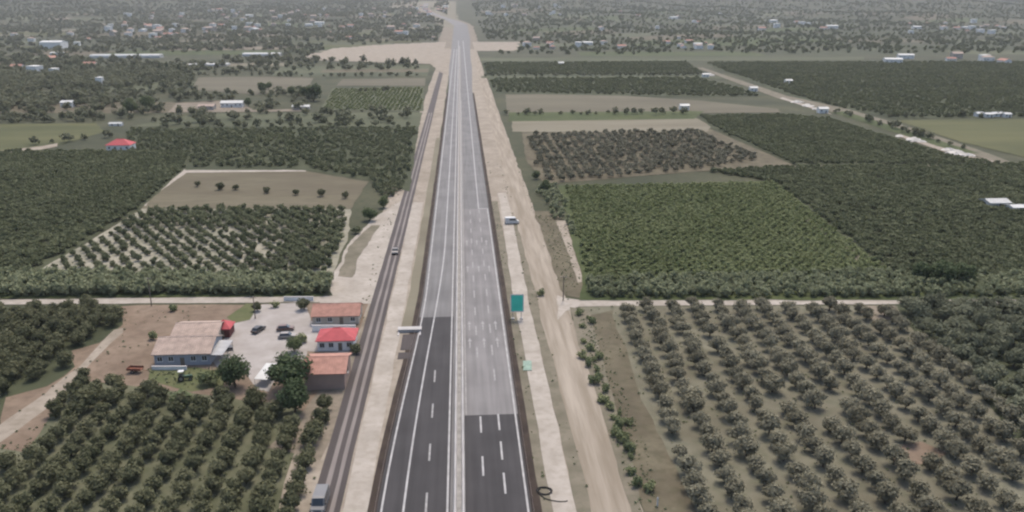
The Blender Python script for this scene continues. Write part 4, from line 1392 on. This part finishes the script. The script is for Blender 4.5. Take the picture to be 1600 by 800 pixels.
# ragged tree lines and weeds
wr = random.Random(31)
def scatter_poly(poly, n, px=True):
    poly = P(poly) if px else poly
    x0, x1 = min(p[0] for p in poly), max(p[0] for p in poly)
    y0, y1 = min(p[1] for p in poly), max(p[1] for p in poly)
    out = []
    k = 0
    while len(out) < n and k < n * 30:
        k += 1
        p = (wr.uniform(x0, x1), wr.uniform(y0, y1))
        if inside(p, poly):
            out.append(p)
    return out
weeds = []
for poly, n in (([(905, 500), (930, 500), (1010, 700), (1060, 860), (1010, 860), (960, 680)], 300), ([(905, 480), (1640, 480), (1900, 860), (1130, 860), (1010, 640)], 900), ([(0, 700), (110, 600), (500, 650), (450, 850), (-40, 850)], 600),
                ([(60, 430), (225, 328), (540, 330), (515, 435)], 500), ([(230, 574), (345, 576), (350, 610), (230, 600)], 120), ([(840, 335), (880, 340), (912, 445), (885, 462)], 240), ([(190, 482), (330, 480), (230, 560), (120, 590), (20, 690), (0, 660), (110, 580)], 50)):
    weeds += scatter_poly(poly, n)
for i in range(260):
    y = wr.uniform(100, 420)
    weeds.append((wr.choice((wr.uniform(13.2, 15.6), wr.uniform(19.4, 22.2), wr.uniform(29.0, 31.5), wr.uniform(-28.5, -25.2))), y))
stuff('weeds', 'low dry weeds scattered over verges and orchard soil', 'tuft', weeds, .25, .65, 'weeds')
# woods on the far plain and the foot of the hills
def woods(n, x0, x1, y0, y1, seed, thr, scale=.006):
    out = []
    r_ = random.Random(seed)
    k = 0
    while len(out) < n and k < n * 8:
        k += 1
        y = y0 + (y1 - y0) * r_.random()
        x = r_.uniform(x0, x1)
        if -40 < x - town_bend(y) < 42:
            continue
        v = noise.noise(Vector((x * scale, y * scale * 1.8, seed))) + .55 * noise.noise(Vector((x * scale * 3.7, y * scale * 5, seed + 4)))
        if v < thr or not in_view(x, y, hz(x, y) + 3, 60):
            continue
        if y < 1330 and (x > -330 and y < 1000):
            continue
        if any(abs(x - a) < 13 and -22 < y - b < 14 for a, b in town_spots[:] if abs(y - b) < 30):
            continue
        out.append((x, y))
    return out
q1, q2 = P([(470, 92), (520, 74), (600, 68), (694, 64), (700, 90), (690, 102)]), P([(738, 82), (734, 64), (816, 64), (812, 82)])
q3 = P([(130, 93), (130, 84), (250, 84), (445, 80), (445, 90), (250, 96)])
def clear_of(pts):
    return [p for p in pts if not (inside(p, q1) or inside(p, q2) or inside(p, q3))]
stuff('far_woods', 'mottled trees and hedges over the far plain and slopes', 'far', clear_of(woods(11500, -3200, -48, 1020, 4600, 3, -.15)), .6, 1.6, 'woods')
wp = scatter_poly([(-40, 190), (-40, 118), (130, 112), (300, 120), (300, 140), (262, 160), (250, 184), (175, 190)], 620) + scatter_poly([(0, 118), (0, 95), (120, 92), (300, 104), (420, 112), (300, 119)], 300) + scatter_poly([(210, 196), (280, 178), (480, 177), (640, 182), (640, 196)], 60) + scatter_poly([(395, 172), (420, 146), (500, 140), (505, 165), (480, 173)], 34) + scatter_poly([(262, 162), (300, 142), (400, 150), (380, 158), (300, 160)], 26)
stuff('farm_woods', 'mottled bushes and trees round the scattered far farms', 'far', wp, .45, 1.15, 'woods')
stuff('strip_crop', 'low green crop of the strip fields by the service road', 'crop', lattice(P([(505, 171), (522, 139), (660, 137), (660, 173)]), 3.6, 2.6, 0, .6, 0, .1), .6, 1.0, 'crop')
stuff('far_woods', 'dark trees over the plain beyond the wide grove', 'fardark', clear_of(woods(10500, 60, 3300, 1330, 4600, 8, -.25)), .7, 1.5, 'woods')
stuff('far_woods', 'mottled trees and hedges around the mid-distance farms', 'far', [p for p in woods(1500, -900, -330, 560, 1100, 5, -.05) if not inside(p, P([(-300, 240), (-300, 194), (152, 192), (168, 208), (60, 238)]))], .55, 1.1, 'woods')
hedge = []
def tree_line(a, b, step=7.0, jit=2.0):
    (x0, y0), (x1, y1) = G(*a), G(*b)
    L = math.hypot(x1 - x0, y1 - y0)
    for i in range(int(L / step)):
        t_ = i * step / L
        if wr.random() < .85:
            hedge.append((x0 + (x1 - x0) * t_ + wr.gauss(0, jit), y0 + (y1 - y0) * t_ + wr.gauss(0, jit)))
for a, b in (((205, 200), (655, 198)), ((790, 180), (1095, 178)), ((300, 150), (500, 148)), ((0, 192), (170, 190)), ((500, 176), (660, 175)), ((440, 120), (668, 119)), ((560, 143), (640, 142)),
             ((300, 119), (480, 118)), ((760, 120), (1100, 118)), ((1310, 176), (1520, 238)), ((60, 226), (200, 212)), ((1400, 184), (1640, 182))):
    tree_line(a, b)
stuff('tree_lines', 'broken lines of trees and hedges between the far fields', 'far', hedge, .35, .95, 'hedge')

# ------------------------------------------------------------------ haze in the air over the plain
hm = bpy.data.materials.new('haze')
hm.use_nodes = True
hn = hm.node_tree.nodes
hl = hm.node_tree.links
for q in list(hn):
    if q.type == 'BSDF_PRINCIPLED':
        hn.remove(q)
pv = hn.new('ShaderNodeVolumePrincipled')
pv.inputs['Color'].default_value = (0.70, 0.72, 0.74, 1)
pv.inputs['Density'].default_value = 0.00007
hl.new(pv.outputs[0], hn['Material Output'].inputs['Volume'])
hb = MB().box((0, 2250, 64), (8600, 6100, 132)).obj('haze', hm)
tag(hb, kind='stuff')
